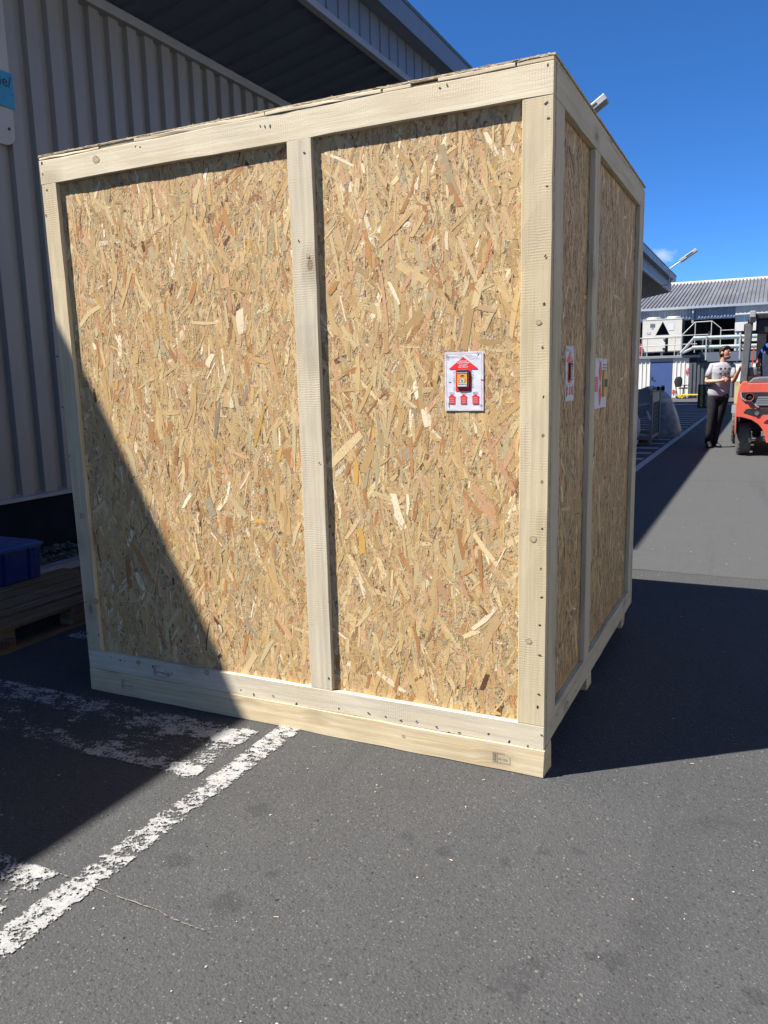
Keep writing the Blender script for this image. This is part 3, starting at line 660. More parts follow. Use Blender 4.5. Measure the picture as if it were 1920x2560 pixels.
def shock_label(o, u, v, n_, w=.27, h=.21):
    o, u, v, n_ = map(Vector, (o, u, v, n_)); lab = paper('shipping_label', o, u, v, n_, w, h, PAPER)
    P = lambda a, c, e=.003: o + u*(a*w) + v*(c*h) + n_*e
    b = MB(); b.quad([P(.44,.95), P(.31,.74), P(.45,.50), P(.58,.74)]); b.quad([P(.45,.50), P(.32,.27), P(.43,.04), P(.57,.27)])
    for i in range(10): b.quad([P(.03,.34+.03*i), P(.27,.34+.03*i), P(.27,.362+.03*i), P(.03,.362+.03*i)])
    b.build('printed_diamonds', RED, lab)
    b = MB()
    for i in range(3): b.quad([P(.64,.86-.06*i), P(.94,.86-.06*i), P(.94,.89-.06*i), P(.64,.89-.06*i)])
    b.build('lettering', PRINTGREY, lab)
    b = MB(); b.prism([P(.64,.22,.002), P(.90,.22,.002), P(.92,.5,.002), P(.90,.76,.002), P(.66,.76,.002), P(.62,.5,.002)], n_*.008); d = b.build('shock_indicator', plain('label_yellow', (.55,.38,.06), .5, .1), lab, bevel=.002)
    b = MB(); b.quad([P(.66,.42,.0112), P(.88,.42,.0112), P(.88,.58,.0112), P(.66,.58,.0112)]); b.build('indicator_window', BLACK, lab)
shock_label((-T+.0012, .845, 1.235), (0,1,0), (0,0,1), (1,0,0))
settle(crate)

# ------------------------------------------------------------------ warehouse with its canopy
def corr(O, A, la, B, lb, N, pitch, depth, top=.45, slope=.08, mi=0, start=0.0, mb=None):
    """trapezoidal sheet: waves along A, ribs along B, raised by depth along N"""
    b = mb or MB(); O, A, B, N = map(Vector, (O, A, B, N)); prof = []; x = -start
    while x < la:
        for f, d in ((0, 0), (1-top-2*slope, 0), (1-top-slope, 1), (1-slope, 1)):
            prof.append((x + f*pitch, d*depth))
        x += pitch
    prof.append((x, 0)); q = []
    for i, (x, d) in enumerate(prof):
        if x < 0:
            if i+1 < len(prof) and prof[i+1][0] > 0:
                x1, d1 = prof[i+1]; q.append((0, d + (d1-d)*(-x)/(x1-x)))
        elif x <= la: q.append((x, d))
        else:
            x0, d0 = prof[i-1]; q.append((la, d0 + (d-d0)*(la-x0)/(x-x0))); break
    for i in range(len(q)-1):
        p0, p1 = O + A*q[i][0] + N*q[i][1], O + A*q[i+1][0] + N*q[i+1][1]
        b.quad([p0, p1, p1 + B*lb, p0 + B*lb], mi)
    return b
def noflip(b, name, mats, parent):
    return b.build(name, mats, parent)
WX = -4.67
ware = empty('warehouse', (-8, 16, 0), label='long grey corrugated warehouse with a deep dark canopy beside the crate', cat='building')
NP = 40
wm = corr((WX, 0, .53), (0,1,0), 1.112, (0,0,1), 4.05, (1,0,0), .2224, .046, .52, .05).mesh('cladding_panel', CLAD)
for k in range(NP):
    o = link('cladding_panel', wm, ware); o.location = (0, -14.54 + 1.112*k, 0)
END = 34.7
b = MB(); b.box(WX-6, WX-.02, -14.5, 29.9, .0, 5.2); b.build('core_wall', PLINTH, ware)
b = MB(); b.box(WX-.018, WX+.012, -14.5, 29.9, .0, .52); b.build('plinth', PLINTH, ware)
b = MB(); b.prism([(WX-.01,-14.5,.555),(WX+.07,-14.5,.528),(WX+.07,-14.5,.50),(WX+.064,-14.5,.50),(WX+.064,-14.5,.524),(WX-.01,-14.5,.548)], (0,44.4,0)); b.build('base_flashing', TRIM, ware)
b = MB(); b.box(WX-.01, WX+.10, -14.5, END, 4.50, 4.585); b.build('eave_trim', TRIM, ware, bevel=.006)
b = MB()
for k in range(60):
    for z in (1.15, 2.0, 2.9, 3.75, 4.3):
        y = 1.0 + .2224*k*2 + .033
        if y < 14: b.lathe([(.011,0),(.011,.004),(.006,.009)], (WX+.003, y, z+random.uniform(-.06,.06)), (1,0,0), 6)
tag(b.build('cladding_screws', BLACKP, ware), kind='stuff')
# deep canopy from y=1.6 on, a narrow eave before that
ST = 1.6
def canopy(y0, y1, xo, xf, zo, zl, zt, zol, zw):
    L = y1-y0
    n = max(1, round(L/1.2))
    for k in range(n):
        a0, a1 = y0 + L*k/n, y0 + L*(k+1)/n
        s = Vector((xf-.02-(WX+.07), 0, (zl-.01)-(zw+.012))); sl = s.length
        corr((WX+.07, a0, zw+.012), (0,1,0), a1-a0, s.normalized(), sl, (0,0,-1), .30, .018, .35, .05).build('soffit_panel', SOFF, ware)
        corr((xf, a0, zl), (0,1,0), a1-a0, (0,0,1), zt-zl, (1,0,0), .24, .022, .82, .04).build('fascia_panel', FASC, ware)
    b = MB(); b.prism([(xf-.03,y0,zl-.05),(xf+.045,y0,zl-.05),(xf+.045,y0,zl+.015),(xf+.03,y0,zl+.015),(xf+.03,y0,zl-.012),(xf-.03,y0,zl-.012)], (0,L,0)); b.build('fascia_rim', TRIM, ware)
    b = MB(); b.prism([(xf-.04,y0,zt-.02),(xo-.012,y0,zol),(xo-.012,y0,zol+.02),(xf-.04,y0,zt+.03)], (0,L,0)); b.build('eave_soffit', FASC, ware)
    b = MB(); b.prism([(xo-.011,y0,zol-.006),(xo,y0,zol-.006),(xo+.012,y0,zo-.03),(xo-.003,y0,zo-.03)], (0,L,0)); b.build('eave_board', FASC, ware)
    b = MB(); b.prism([(xo-.10,y0,zo+.005),(xo-.004,y0,zo-.028),(xo+.022,y0,zo-.03),(xo+.03,y0,zo),(xo-.10,y0,zo+.035)], (0,L,0)); b.build('gutter_edge', GREEN, ware)
    b = MB(); b.prism([(xo-.09,y0,zo),(xo-.09,y0,zo+.03),(WX-6,y0,zo+.75),(WX-6,y0,zo+.7)], (0,L,0)); b.build('roof', FASC, ware)
    for yy, s_ in ((y1, -1), (y0, 1)):
        b = MB(); b.prism([(xf+.005,yy,zl-.045),(xf+.005,yy,zt),(xo-.02,yy,zol+.01),(xo-.02,yy,zo-.03),(xo-.12,yy,zo),(WX-.01,yy,zo+.15),(WX-.01,yy,zw-.02)], (0,.018*s_,0)); b.build('end_panel', FASC, ware)
canopy(ST, END, -3.165, -3.38, 5.45, 4.845, 5.245, 5.21, 4.585)
canopy(-14.45, ST-.02, -4.168, -4.30, 5.45, 5.05, 5.30, 5.25, 4.60)
settle(ware)

# hall added across the yard, outside the picture on the right: its sunlit front throws light back on the crate's shaded side
oh = empty('added_bounce_hall', (16, 10, 0), label='unseen pale corrugated hall added across the yard for its bounce light', cat='building')
PALE = plain('pale_cladding', (.55,.53,.49), .55, .06, 1.5, 0, 0, 30, .4, .2, (.3,.28,.25), (1,1,.3))
hm = corr((10.5, 0, .4), (0,1,0), 3.0, (0,0,1), 6.2, (-1,0,0), .3, .04, .5, .08).mesh('wall_panel', PALE)
for k in range(18): o = link('wall_panel', hm, oh); o.location = (0, -16+3.0*k, 0)
b = MB(); b.box(10.54, 22, -16, 38, 0, 6.55); b.build('core', TRIM, oh)
b = MB(); b.box(10.46, 10.53, -16, 38, 0, .4); b.build('plinth', PLINTH, oh)
b = MB(); b.box(10.35, 22, -16.1, 38.1, 6.6, 6.8); b.build('roof_edge', FASC, oh)
for y in (-8, 4, 16, 28):
    b = MB(); b.box(10.43, 10.455, y, y+4, .02, 4.2); b.build('roller_door', STEEL, oh)
settle(oh)

# floodlights on arms over the canopy edge
LAMPG = plain('lamp_housing', (0.36,0.35,0.32), .5, .1, 9, .2, 0, 30, .5, .3); GLASS = plain('lamp_glass', (0.07,0.075,0.08), .15, .1)
def floodlight(y, label):
    f = empty('floodlight', (-3.36, y, 4.6), label=label, cat='floodlight', group='floodlights along the canopy edge')
    b = MB(); b.tube([(-3.35,y,4.80),(-3.16,y,4.80),(-3.10,y,4.84),(-3.10,y,5.40),(-3.07,y,5.44),(-2.72,y,5.665)], .022, 8); b.build('arm', STEEL, f)
    b = MB(); b.box(-3.362,-3.34,y-.06,y+.06,4.72,4.88); b.build('mounting_plate', TRIM, f)
    d = Vector((.85,0,.545)).normalized(); n = Vector((-d.z,0,d.x)); c = Vector((-2.42,y,5.86)); b = MB()
    b.obox(c, d*.36, (0,.12,0), n*.058); h = b.build('housing', LAMPG, f, bevel=.012)
    b = MB(); b.obox(c - n*.062, d*.33, (0,.10,0), n*.004); b.build('lens', GLASS, h)
    b = MB(); b.obox(c + d*.05 + Vector((0,-.1225,0)), d*.14, (0,.002,0), n*.018); b.build('rating_plate', BLACK, h)
    settle(f)
floodlight(31.6, 'grey floodlight on an arm near the far end of the canopy edge')
floodlight(12.3, 'grey floodlight head peeping over the right edge of the crate lid')

# sign on the wall, cut by the left edge of the picture
sb = empty('sign_board', (WX+.04, 1.5, 3.2), label='white sign board with bright blue text panel on the corrugated wall', cat='sign')
p = at(28, 40, 0, -4.60); q = at(18, 362, 0, -4.60); yr = (p.y+q.y)/2 + .01
b = MB(); pts = [(-4.61, yr-1.0, 4.45), (-4.61, yr, 4.45)]
zb = q.z
for a in range(0, 91, 15): pts.append((-4.61, yr-.09+.09*math.cos(R(a)), zb+.09-.09*math.sin(R(a))))
pts.append((-4.61, yr-1.0, zb)); b.prism(pts, (.006,0,0)); b.build('back_panel', plain('sign_white', (.34,.33,.31), .4, .04), sb)
t0, t1 = at(32, 186, 0, -4.588), at(37, 274, 0, -4.588); yb = (t0.y+t1.y)/2
b = MB(); b.box(-4.60,-4.590, yb-1.1, yb, t1.z, t0.z); b.build('blue_panel', plain('sign_blue', (.03,.22,.36), .35, .05), sb)
b = MB(); pe = at(29, 221, 0, -4.589); text_mb(b, 'ne/', (-4.5885, pe.y, pe.z), (0,1,0), (0,0,1), (t0.z-t1.z)*.44, 0, 'RIGHT', .001); b.build('lettering', plain('sign_text', (.012,.02,.04), .4, .1), sb)
b = MB()
for z in (zb+.12, 4.3): b.lathe([(.012,0),(.012,.004),(.006,.008)], (-4.604, yr-.05, z), (1,0,0), 8)
tag(b.build('screws', BLACK, sb), kind='stuff')
settle(sb)

# ------------------------------------------------------------------ pallet and blue box in the shade on the left
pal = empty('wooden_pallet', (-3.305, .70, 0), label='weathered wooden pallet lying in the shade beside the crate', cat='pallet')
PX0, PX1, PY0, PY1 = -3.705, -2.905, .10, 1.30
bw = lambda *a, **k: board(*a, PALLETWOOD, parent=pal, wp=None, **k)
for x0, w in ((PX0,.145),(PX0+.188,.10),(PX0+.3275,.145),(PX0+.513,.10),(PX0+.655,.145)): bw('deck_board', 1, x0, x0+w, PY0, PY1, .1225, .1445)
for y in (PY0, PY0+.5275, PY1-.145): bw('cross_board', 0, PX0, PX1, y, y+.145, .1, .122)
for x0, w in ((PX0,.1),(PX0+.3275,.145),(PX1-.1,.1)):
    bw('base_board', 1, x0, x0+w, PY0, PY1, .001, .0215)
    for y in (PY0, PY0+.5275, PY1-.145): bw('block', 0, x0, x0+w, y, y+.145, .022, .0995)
b = MB(); n = 20; cy, cz = PY0+.0725, .06; X = PX1+.0012
for k in range(n):
    a, c = 2*math.pi*k/n, 2*math.pi*(k+1)/n
    b.quad([(X, cy+.055*math.cos(a), cz+.028*math.sin(a)), (X, cy+.055*math.cos(c), cz+.028*math.sin(c)), (X, cy+.051*math.cos(c), cz+.024*math.sin(c)), (X, cy+.051*math.cos(a), cz+.024*math.sin(a))])
text_mb(b, 'EPAL', (X, cy, cz-.012), (0,1,0), (0,0,1), .034, 0, 'CENTER', .001)
b.build('branded_mark', BLACK, pal)
settle(pal)
BLUE = plain('blue_plastic', (.006,.022,.13), .35, .12, 4, 0, 0, 30, .5, .15, (.08,.1,.14)); BLUEL = plain('blue_lid', (.008,.05,.20), .4, .12, 4)
bx = empty('storage_box', (-3.85, .75, .146), label='blue plastic lidded storage box standing on the pallet', cat='box')
X0, X1, Y0, Y1 = -4.06, -3.62, .32, 1.08
b = MB(); b.rings([[(X0+i,Y0+i,z),(X1-i,Y0+i,z),(X1-i,Y1-i,z),(X0+i,Y1-i,z)] for i, z in ((.022,.1465),(.008,.36))]); b.build('body', BLUE, bx, bevel=.006)
b = MB(); b.box(X0-.004,X1+.004,Y0-.004,Y1+.004,.361,.382); b.rings([[(X0+i,Y0+i,z),(X1-i,Y0+i,z),(X1-i,Y1-i,z),(X0+i,Y1-i,z)] for i, z in ((.01,.381),(.02,.395))]); b.build('lid', BLUEL, bx, bevel=.004)
for y in (Y0+.10, Y0+.29, Y0+.47, Y1-.10):
    b = MB(); b.prism([(X1-.022,y-.008,.15),(X1-.022,y+.008,.15),(X1-.006,y+.008,.355),(X1-.006,y-.008,.355)], (.012,0,0)); b.build('rib', BLUE, bx)
settle(bx)

# ------------------------------------------------------------------ far building
FY = 43.0
fb = empty('far_building', (0, 48, 0), label='far workshop with grey ribbed roof, blue-grey band and white wall panels', cat='building')
ROOF = plain('ribbed_roof', (.125,.125,.13), .55, .25, .8, 0, 0, 40, .5, .5, (.07,.065,.06), (1,.25,1)); RIDGE = plain('ridge_cap', (.40,.37,.31), .7, .1)
BAND = plain('band_sheet', (.22,.26,.33), .5, .12, 2, 0, 0, 30, .5, .25); WPAN = plain('white_panel', (.60,.58,.53), .55, .07, 1.5, 0, 0, 40, .4, .2, (.38,.34,.28))
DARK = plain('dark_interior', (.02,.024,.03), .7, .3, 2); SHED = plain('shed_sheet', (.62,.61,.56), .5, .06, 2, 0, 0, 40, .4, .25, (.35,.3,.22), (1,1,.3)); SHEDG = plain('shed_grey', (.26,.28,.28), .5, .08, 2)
DOORB = plain('blue_door', (.055,.09,.22), .45, .06, 3)
FM = FY + 1.9; n_before = len(fb.children)
rs = Vector((0, 10, 2.15)); rl = rs.length; rn = Vector((0,-2.15,10)).normalized()
for k in range(12):
    corr((-9+1.6*k, FM-.25, 4.72), (1,0,0), 1.598, rs.normalized(), rl*1.025, rn, .20, .055, .32, .14).build('roof_sheet', ROOF, fb)
b = MB(); b.prism([(-9,FM+9.5,6.80),(-9,FM+10.0,7.02),(-9,FM+10.5,6.80),(-9,FM+10.0,6.92)], (19.2,0,0)); b.build('ridge_cap', RIDGE, fb)
b = MB(); b.prism([(-9,FM-.40,4.74),(-9,FM-.40,4.63),(-9,FM-.24,4.61),(-9,FM-.24,4.63),(-9,FM-.38,4.65),(-9,FM-.38,4.74)], (19.2,0,0)); b.build('gutter', STEEL, fb)
for k in range(-1,4): corr((-6.0+1.24*k, FM, 4.12), (1,0,0), 1.238, (0,0,1), .55, (0,-1,0), .155, .035, .4, .1).build('band_panel', BAND, fb)
b = MB(); b.box(-7.2,-1.06,FM-.07,FM+.02,4.06,4.118); b.build('lintel', STEEL, fb)
corr((-9.0, FM+3.2, 0), (1,0,0), 8.0, (0,0,1), 4.6, (0,-1,0), .31, .04, .5, .1).build('rear_wall', DARK, fb)
b = MB(); b.box(-6.05,-.5,FM+.02,FM+3.2,2.0,2.08); b.build('mezzanine_floor', DARK, fb)
# white wall on the right of the opening
for x0, x1, z0, z1 in ((-1.05,-.62,3.38,4.62),(-.612,.7,4.19,4.62),(-.612,.7,3.38,4.182),(.708,2.4,4.19,4.62),(.708,2.4,3.38,4.182),(2.408,4.2,3.38,4.62),(4.208,7,3.38,4.62)):
    b = MB(); b.box(x0,x1,FM-.06,FM+.05,z0,z1); b.build('wall_panel', WPAN, fb, bevel=.008)
for x in (-1.04, -.84, .3, 1.8, 3.6, 5.4):
    b = MB(); b.box(x,x+.10,FM-.02,FM+.09,2.4,3.378); b.build('column', WHITE, fb)
for k in range(5):
    b = MB(); b.box(-.7+1.5*k,.72+1.5*k,FM+.03,FM+.06,2.86,3.15); b.build('infill_panel', WPAN, fb)
    b = MB(); b.box(-.7+1.5*k,.72+1.5*k,FM+.035,FM+.06,2.45,2.62); b.build('infill_panel', WPAN, fb)
b = MB(); b.box(-.9,9,FM+.3,FM+.4,0,3.4); b.build('dark_glazing', DARK, fb)
b = MB(); b.box(-2.75,9,FM-.05,FM+.25,1.88,2.36); b.build('shadow_band', FASC, fb)  # dark strip standing in for the band of shadow below the wall panels
b = MB(); b.box(-9,-6.4,FM,FM+.2,0,4.6); b.build('end_wall', CLAD, fb)
b = MB(); b.box(10.0,10.2,FM,FM+20,0,4.6); b.build('gable_wall', CLAD, fb)
fb_main = list(fb.children)
for o in fb_main:                                    # the main front stands 1.9 m behind the shed: sizes follow
    for v_ in o.data.vertices: v_.co.x = .63 + (v_.co.x - .63) * 1.0418; v_.co.z = max(0, 1.38 + (v_.co.z - 1.38) * 1.0418) if v_.co.z > .01 else 0
# low shed that carries the cooling unit
b = MB(); b.box(-6.0,-2.78,FY-.115,FY+2.4,2.115,2.25); b.build('shed_roof_slab', TRIM, fb, bevel=.01)
for x0, x1 in ((-6.0,-5.17),(-4.02,-3.2)): corr((x0, FY, 0.02), (1,0,0), x1-x0, (0,0,1), 2.09, (0,-1,0), .21, .03, .2, .06).build('shed_panel', SHED, fb)
b = MB(); b.box(-5.17,-4.02,FY-.02,FY+.05,1.95,2.11); b.build('door_header', SHEDG, fb)
b = MB(); b.box(-5.155,-4.035,FY-.01,FY+.05,.03,1.945); dr = b.build('door', DOORB, fb, bevel=.006)
b = MB(); b.tube([(-5.05,FY-.015,1.08),(-5.05,FY-.07,1.08),(-4.93,FY-.07,1.06)], .014, 6); b.box(-5.09,-5.01,FY-.022,FY-.008,.98,1.16); b.build('handle', BLACK, dr)
b = MB(); b.box(-6,-2.8,FY+.06,FY+2.3,0,2.11); b.build('shed_core', DARK, fb)
for x, z, w, h in ((-3.93,.38,.10,.16),(-3.27,1.38,.08,.16)):
    b = MB()
    for k in range(14): a = random.uniform(0,6.28); r_ = random.random(); cx, cz = x+w*r_*math.cos(a), z+h*r_*math.sin(a); b.quad([(cx+random.uniform(.02,.06)*math.cos(q), FY-.034-.0006*k, cz+random.uniform(.02,.08)*math.sin(q)) for q in (0,1.2,2.5,3.8,5.1)])
    b.build('red_paint_mark', plain('red_spray', (.50,.06,.07), .6, .2), fb)
b = MB(); b.box(-3.31,-3.21,FY+1.75,FY+1.86,4.0,4.75); b.build('downpipe_bracket', STEEL, fb)
settle(fb)

# dark ribbed fence in front of the building
fe = empty('ribbed_fence', (-1.5, FY-.3, 0), label='dark grey ribbed metal fence right of the white shed wall', cat='fence')
FENCE = plain('fence_sheet', (.085,.09,.105), .45, .12, 2, 0, 0, 30, .5, .2, (.2,.2,.2), (1,1,.3))
for k in range(5): corr((-3.19+1.24*k, FY-.16, .02), (1,0,0), 1.238, (0,0,1), 1.82, (0,-1,0), .19, .05, .42, .1).build('fence_panel', FENCE, fe)
for x in (-3.15,-1.95,-.71,.53,1.77,2.95):
    b = MB(); b.box(x,x+.06,FY-.13,FY-.07,0,1.8); b.build('fence_post', TRIM, fe)
settle(fe)
b = MB(); b.box(-1.03,.6,FY-.30,FY-.26,.83,1.79)
tag(b.build('notice_panel', plain('bright_white', (.8,.8,.78), .5, .03), bevel=.004), 'plain bright white panel fixed to the dark ribbed fence behind the man', 'panel')

# cooling unit
cu_ = empty('cooling_unit', (-4.65, FY+.9, 2.25), label='white cooling unit with black triangular opening on the shed roof', cat='cooling unit')
x0, x1, y0, y1, z0, z1 = -5.67, -3.655, FY+.28, FY+1.7, 2.46, 4.17
tx, tb, tt, tw = -4.63, 3.36, 4.08, .36
b = MB(); P = lambda x, z: (x, y0, z)
b.quad([P(x0,tb),P(tx-tw,tb),P(tx,tt),P(tx,z1),P(x0,z1)]); b.quad([P(tx+tw,tb),P(x1,tb),P(x1,z1),P(tx,z1),P(tx,tt)])
sl0, sl1 = -4.48, -4.33
b.quad([P(x0,z0),P(sl0,z0),P(sl0,3.2),P(x0,3.2)]); b.quad([P(sl1,z0),P(x1,z0),P(x1,3.2),P(sl1,3.2)]); b.quad([P(x0,3.2),P(x1,3.2),P(x1,tb),P(x0,tb)])
b.quad([(x0,y0,z1),(x1,y0,z1),(x1,y1,z1),(x0,y1,z1)]); b.quad([(x0,y0,z0),(x0,y1,z0),(x0,y1,z1),(x0,y0,z1)])
b.quad([(x0,y0,z0),(x1,y0,z0),(x1,y1,z0),(x0,y1,z0)]); b.quad([(x0,y1,z0),(x1,y1,z0),(x1,y1,z1),(x0,y1,z1)])
b.build('casing', WHITE, cu_)
b = MB(); b.box(x1-.02,x1-.008,y0+.05,y1-.05,z0+.05,z1-.12); b.build('side_coil', DARK, cu_)
b = MB(); b.box(x1-.014,x1,y0+.002,y0+.05,z0,z1-.002); b.box(x1-.014,x1,y1-.05,y1-.002,z0,z1-.002); b.build('corner_post', WHITE, cu_)
b = MB(); b.box(x0+.05,x1-.05,y0+.45,y0+.5,z0+.05,z1-.05); b.build('inner_coil', DARK, cu_)
b = MB(); b.box(x0-.012,x1+.012,y0-.012,y0-.002,3.205,3.25); b.build('seam_strip', WHITE, cu_)
b = MB(); b.box(x0-.015,x1+.015,y0-.015,y1,z1+.002,z1+.045); b.build('top_rim', WHITE, cu_)
for cx in (-5.15, -4.13):
    b = MB(); b.lathe([(.36,0),(.36,.10),(.33,.12),(.30,.12),(.30,.02)], (cx, y0+.55, z1+.046), (0,0,1), 24); b.build('fan_cowl', WHITE, cu_)
    for s_ in (-1, 1):
        b = MB(); b.box(cx+s_*.37-.025,cx+s_*.37+.025,y0+.1,y0+.16,z1+.046,z1+.14); b.build('lifting_lug', TRIM, cu_)
for nm, xa, xb, za, zb_, m in (('display',-5.28,-5.03,3.80,3.98,plain('display_grey',(.14,.14,.14),.3,.1)),('notice',-4.33,-4.06,3.60,3.93,PAPER),('rating_plate',-5.45,-5.24,3.43,3.56,plain('plate_grey',(.42,.42,.41),.5,.1)),('round_badge',-5.20,-5.10,3.70,3.78,plain('badge_blue',(.2,.28,.42),.4,.1))):
    b = MB(); b.box(xa,xb,y0-.012,y0-.002,za,zb_); b.build(nm, m, cu_)
b = MB(); b.tube([(-4.46,y0+.05,3.1),(-4.46,y0+.05,2.5)], .05, 10); b.tube([(-4.60,y0-.03,2.64),(-4.42,y0-.03,2.64)], .04, 8); b.tube([(-4.58,y0-.03,3.12),(-4.42,y0-.03,3.12)], .03, 8); b.build('pipe_stub', BLACKP, cu_)
for x in (x0+.15, -4.65, x1-.15):
    b = MB(); b.box(x-.06,x+.06,y0+.05,y1-.05,2.2515,2.459); b.build('foot', TRIM, cu_)
settle(cu_)

# railings
RAIL = plain('rail_galvanised', (.45,.44,.41), .5, .12, 20, .2, 0, 30, .5, .35, (.28,.2,.12))
gr = empty('guard_rail', (-4.7, FY-.05, 2.25), label='straight metal guard rail in front of the white cooling unit', cat='railing')
for z in (3.24, 2.80): b = MB(); b.tube([(-5.95,FY-.04,z-.02),(-3.64,FY-.04,z+.02)], .022, 8); b.build('rail', RAIL, gr)
for x in (-5.62,-5.36,-3.95,-3.64): b = MB(); b.tube([(x,FY-.041,2.2515),(x,FY-.041,3.24)], .022, 8); b.build('rail_post', RAIL, gr)
settle(gr)
sr = empty('stair_rail', (-2.6, FY-.05, 2.25), label='raised metal hand rail with sloping ends right of the cooling unit', cat='railing')
b = MB(); b.tube([(-3.60,FY-.03,2.2515),(-3.60,FY-.03,3.30),(-2.98,FY-.03,3.94),(-2.15,FY-.03,3.95),(-1.71,FY-.03,3.57),(-1.71,FY-.03,2.37)], .025, 8); b.build('hand_rail', RAIL, sr)
for x in (-2.96,-2.17): b = MB(); b.tube([(x,FY-.03,3.93),(x,FY-.03,2.37)], .022, 8); b.build('rail_post', RAIL, sr)
for z, xa, xb in ((3.28,-3.59,-2.2),(2.82,-3.59,-2.85),(3.46,-1.7,-1.08)): b = MB(); b.tube([(xa,FY-.028,z),(xb,FY-.028,z)], .02, 8); b.build('rail', RAIL, sr)
settle(sr)
PIPE = plain('insulated_pipe', (.47,.53,.50), .3, .06, 5, .5, 0, 30, .5, .2)
for z, x_, lab in ((3.09, -3.0, 'upper of two silver insulated pipes behind the man'), (2.61, -3.03, 'lower of two silver insulated pipes behind the man')):
    pp = empty('insulated_pipe', (-1, FY-.55, 2.2), label=lab, cat='pipe', group='insulated pipes')
    yy = FY-.55
    b = MB(); b.tube([(x_,yy,z),(5.5,yy,z-.03)], .105, 16); b.build('pipe_run', PIPE, pp, smooth=False)
    dz = .0 if z > 3 else -.12
    b = MB(); b.tube([(x_+.02,yy+.02,z-.02),(-3.62-dz*.6,yy+.42,2.36)], .075, 10); b.build('pipe_bend', STEEL, pp)
    for x in (-2.35, -.75, 1.2):
        b = MB(); b.lathe([(.112,-.03),(.112,.03)], (x,yy,z), (1,0,0), 16); b.build('pipe_collar', STEEL, pp)
    settle(pp)
b = MB()
for x in (-2.35,-.75,1.2): b.box(x-.03,x+.03,FY-.70,FY-.66,0 if x > 0 else 1.9,3.2); 
ps = empty('pipe_support', (-1, FY-.7, 0), label='steel brackets holding the two silver pipes', cat='bracket')
for x in (-2.35,-.75,1.2):
    b = MB(); b.box(x-.03,x+.03,FY-.72,FY-.67,1.95,3.2); b.build('upright', STEEL, ps)
    b = MB(); b.box(x-.03,x+.03,FY-.67,FY-.04,2.36,2.42); b.build('arm', STEEL, ps)
settle(ps)
vs_ = empty('valve_group', (-2.2, FY-.3, 2.36), label='dark valves and fittings tangled between the two silver pipes', cat='valves')
for i in range(9):
    x = -2.35+random.uniform(-.25,.35); b = MB(); b.tube([(x,FY-.35,2.37),(x+random.uniform(-.1,.1),FY-.35,random.uniform(2.7,3.45))], random.uniform(.025,.05), 8); b.build('valve_pipe', random.choice((BLACKP, STEEL, TRIM)), vs_)
settle(vs_)
rd = empty('red_container', (-5.82, FY+.3, 2.25), label='red plastic container standing left of the cooling unit', cat='container')
b = MB(); b.rings([[(-5.98+i,FY+.1+i,z),(-5.71-i,FY+.1+i,z),(-5.71-i,FY+.5-i,z),(-5.98+i,FY+.5-i,z)] for i, z in ((.0,2.2515),(.0,2.85),(.03,2.95))]); b.build('body', plain('red_plastic', (.55,.06,.07), .4, .1), rd, bevel=.02)
b = MB(); b.box(-5.88,-5.80,FY+.25,FY+.33,2.95,3.0); b.build('cap', BLACKP, rd)
settle(rd)

# office chair, pallet truck
oc = empty('office_chair', (-3.42, 42.3, 0), label='black office chair parked against the white shed wall', cat='chair')
b = MB(); b.rings([[Vector((-3.62+.20*s*math.cos(a), 42.2+.05*math.sin(a)+ .04*(z-.9), z)) for a in [k*math.pi/8 for k in range(16)]] for z, s in ((.60,.55),(.66,.85),(.80,1.0),(1.0,.95),(1.10,.72),(1.14,.4))]); b.build('backrest', BLACKP, oc, smooth=True)
b = MB(); b.box(-3.60,-3.16,42.05,42.5,.50,.57); b.build('seat', BLACKP, oc, bevel=.03)
for y in (42.04, 42.5): b = MB(); b.box(-3.42,-3.10,y,y+.05,.66,.70); b.bar((-3.3,y+.025,.68),(-3.35,y+.025,.53),.04); b.build('armrest', BLACKP, oc)
b = MB(); b.tube([(-3.38,42.28,.12),(-3.38,42.28,.5)], .03, 8); b.build('column', BLACKP, oc)
for k in range(5):
    a = k*1.2566+.3; e = (-3.38+.28*math.cos(a), 42.28+.28*math.sin(a), .07)
    b = MB(); b.bar((-3.38,42.28,.11), e, .045, .035); b.lathe([(.028,-.02),(.028,.02)], (e[0],e[1],.029), (math.sin(a),math.cos(a),0), 10); b.build('base_leg', BLACKP, oc)
settle(oc)
YEL = plain('yellow_paint', (.62,.42,.03), .45, .1, 10, 0, 0, 30, .5, .2)
pt = empty('pallet_truck', (-3.0, 41.6, 0), label='yellow hand pallet truck on the sunlit ground before the shed', cat='pallet truck')
for y in (41.45, 41.85): b = MB(); b.box(-3.35,-2.2,y,y+.15,.165,.225); b.build('fork', YEL, pt, bevel=.01)
b = MB(); b.prism([(-3.62,41.45,.20),(-3.35,41.45,.225),(-3.35,41.45,.16),(-3.44,41.45,.06),(-3.52,41.45,.06)], (0,.55,0)); b.build('frame', YEL, pt)
b = MB(); b.prism([(-3.40,41.44,.05),(-3.30,41.44,.16),(-3.22,41.44,.16),(-3.34,41.44,.03)], (0,.57,0)); b.build('push_rod', YEL, pt)
b = MB(); b.tube([(-3.6,41.72,.16),(-3.78,41.72,.9)], .018, 8); b.tube([(-3.78,41.6,.9),(-3.78,41.84,.9)], .015, 8); b.build('handle', BLACKP, pt)
b = MB(); b.lathe([(.085,-.05),(.085,.05)], (-3.58,41.72,.086), (0,1,0), 14); b.build('steer_wheel', BLACKP, pt)
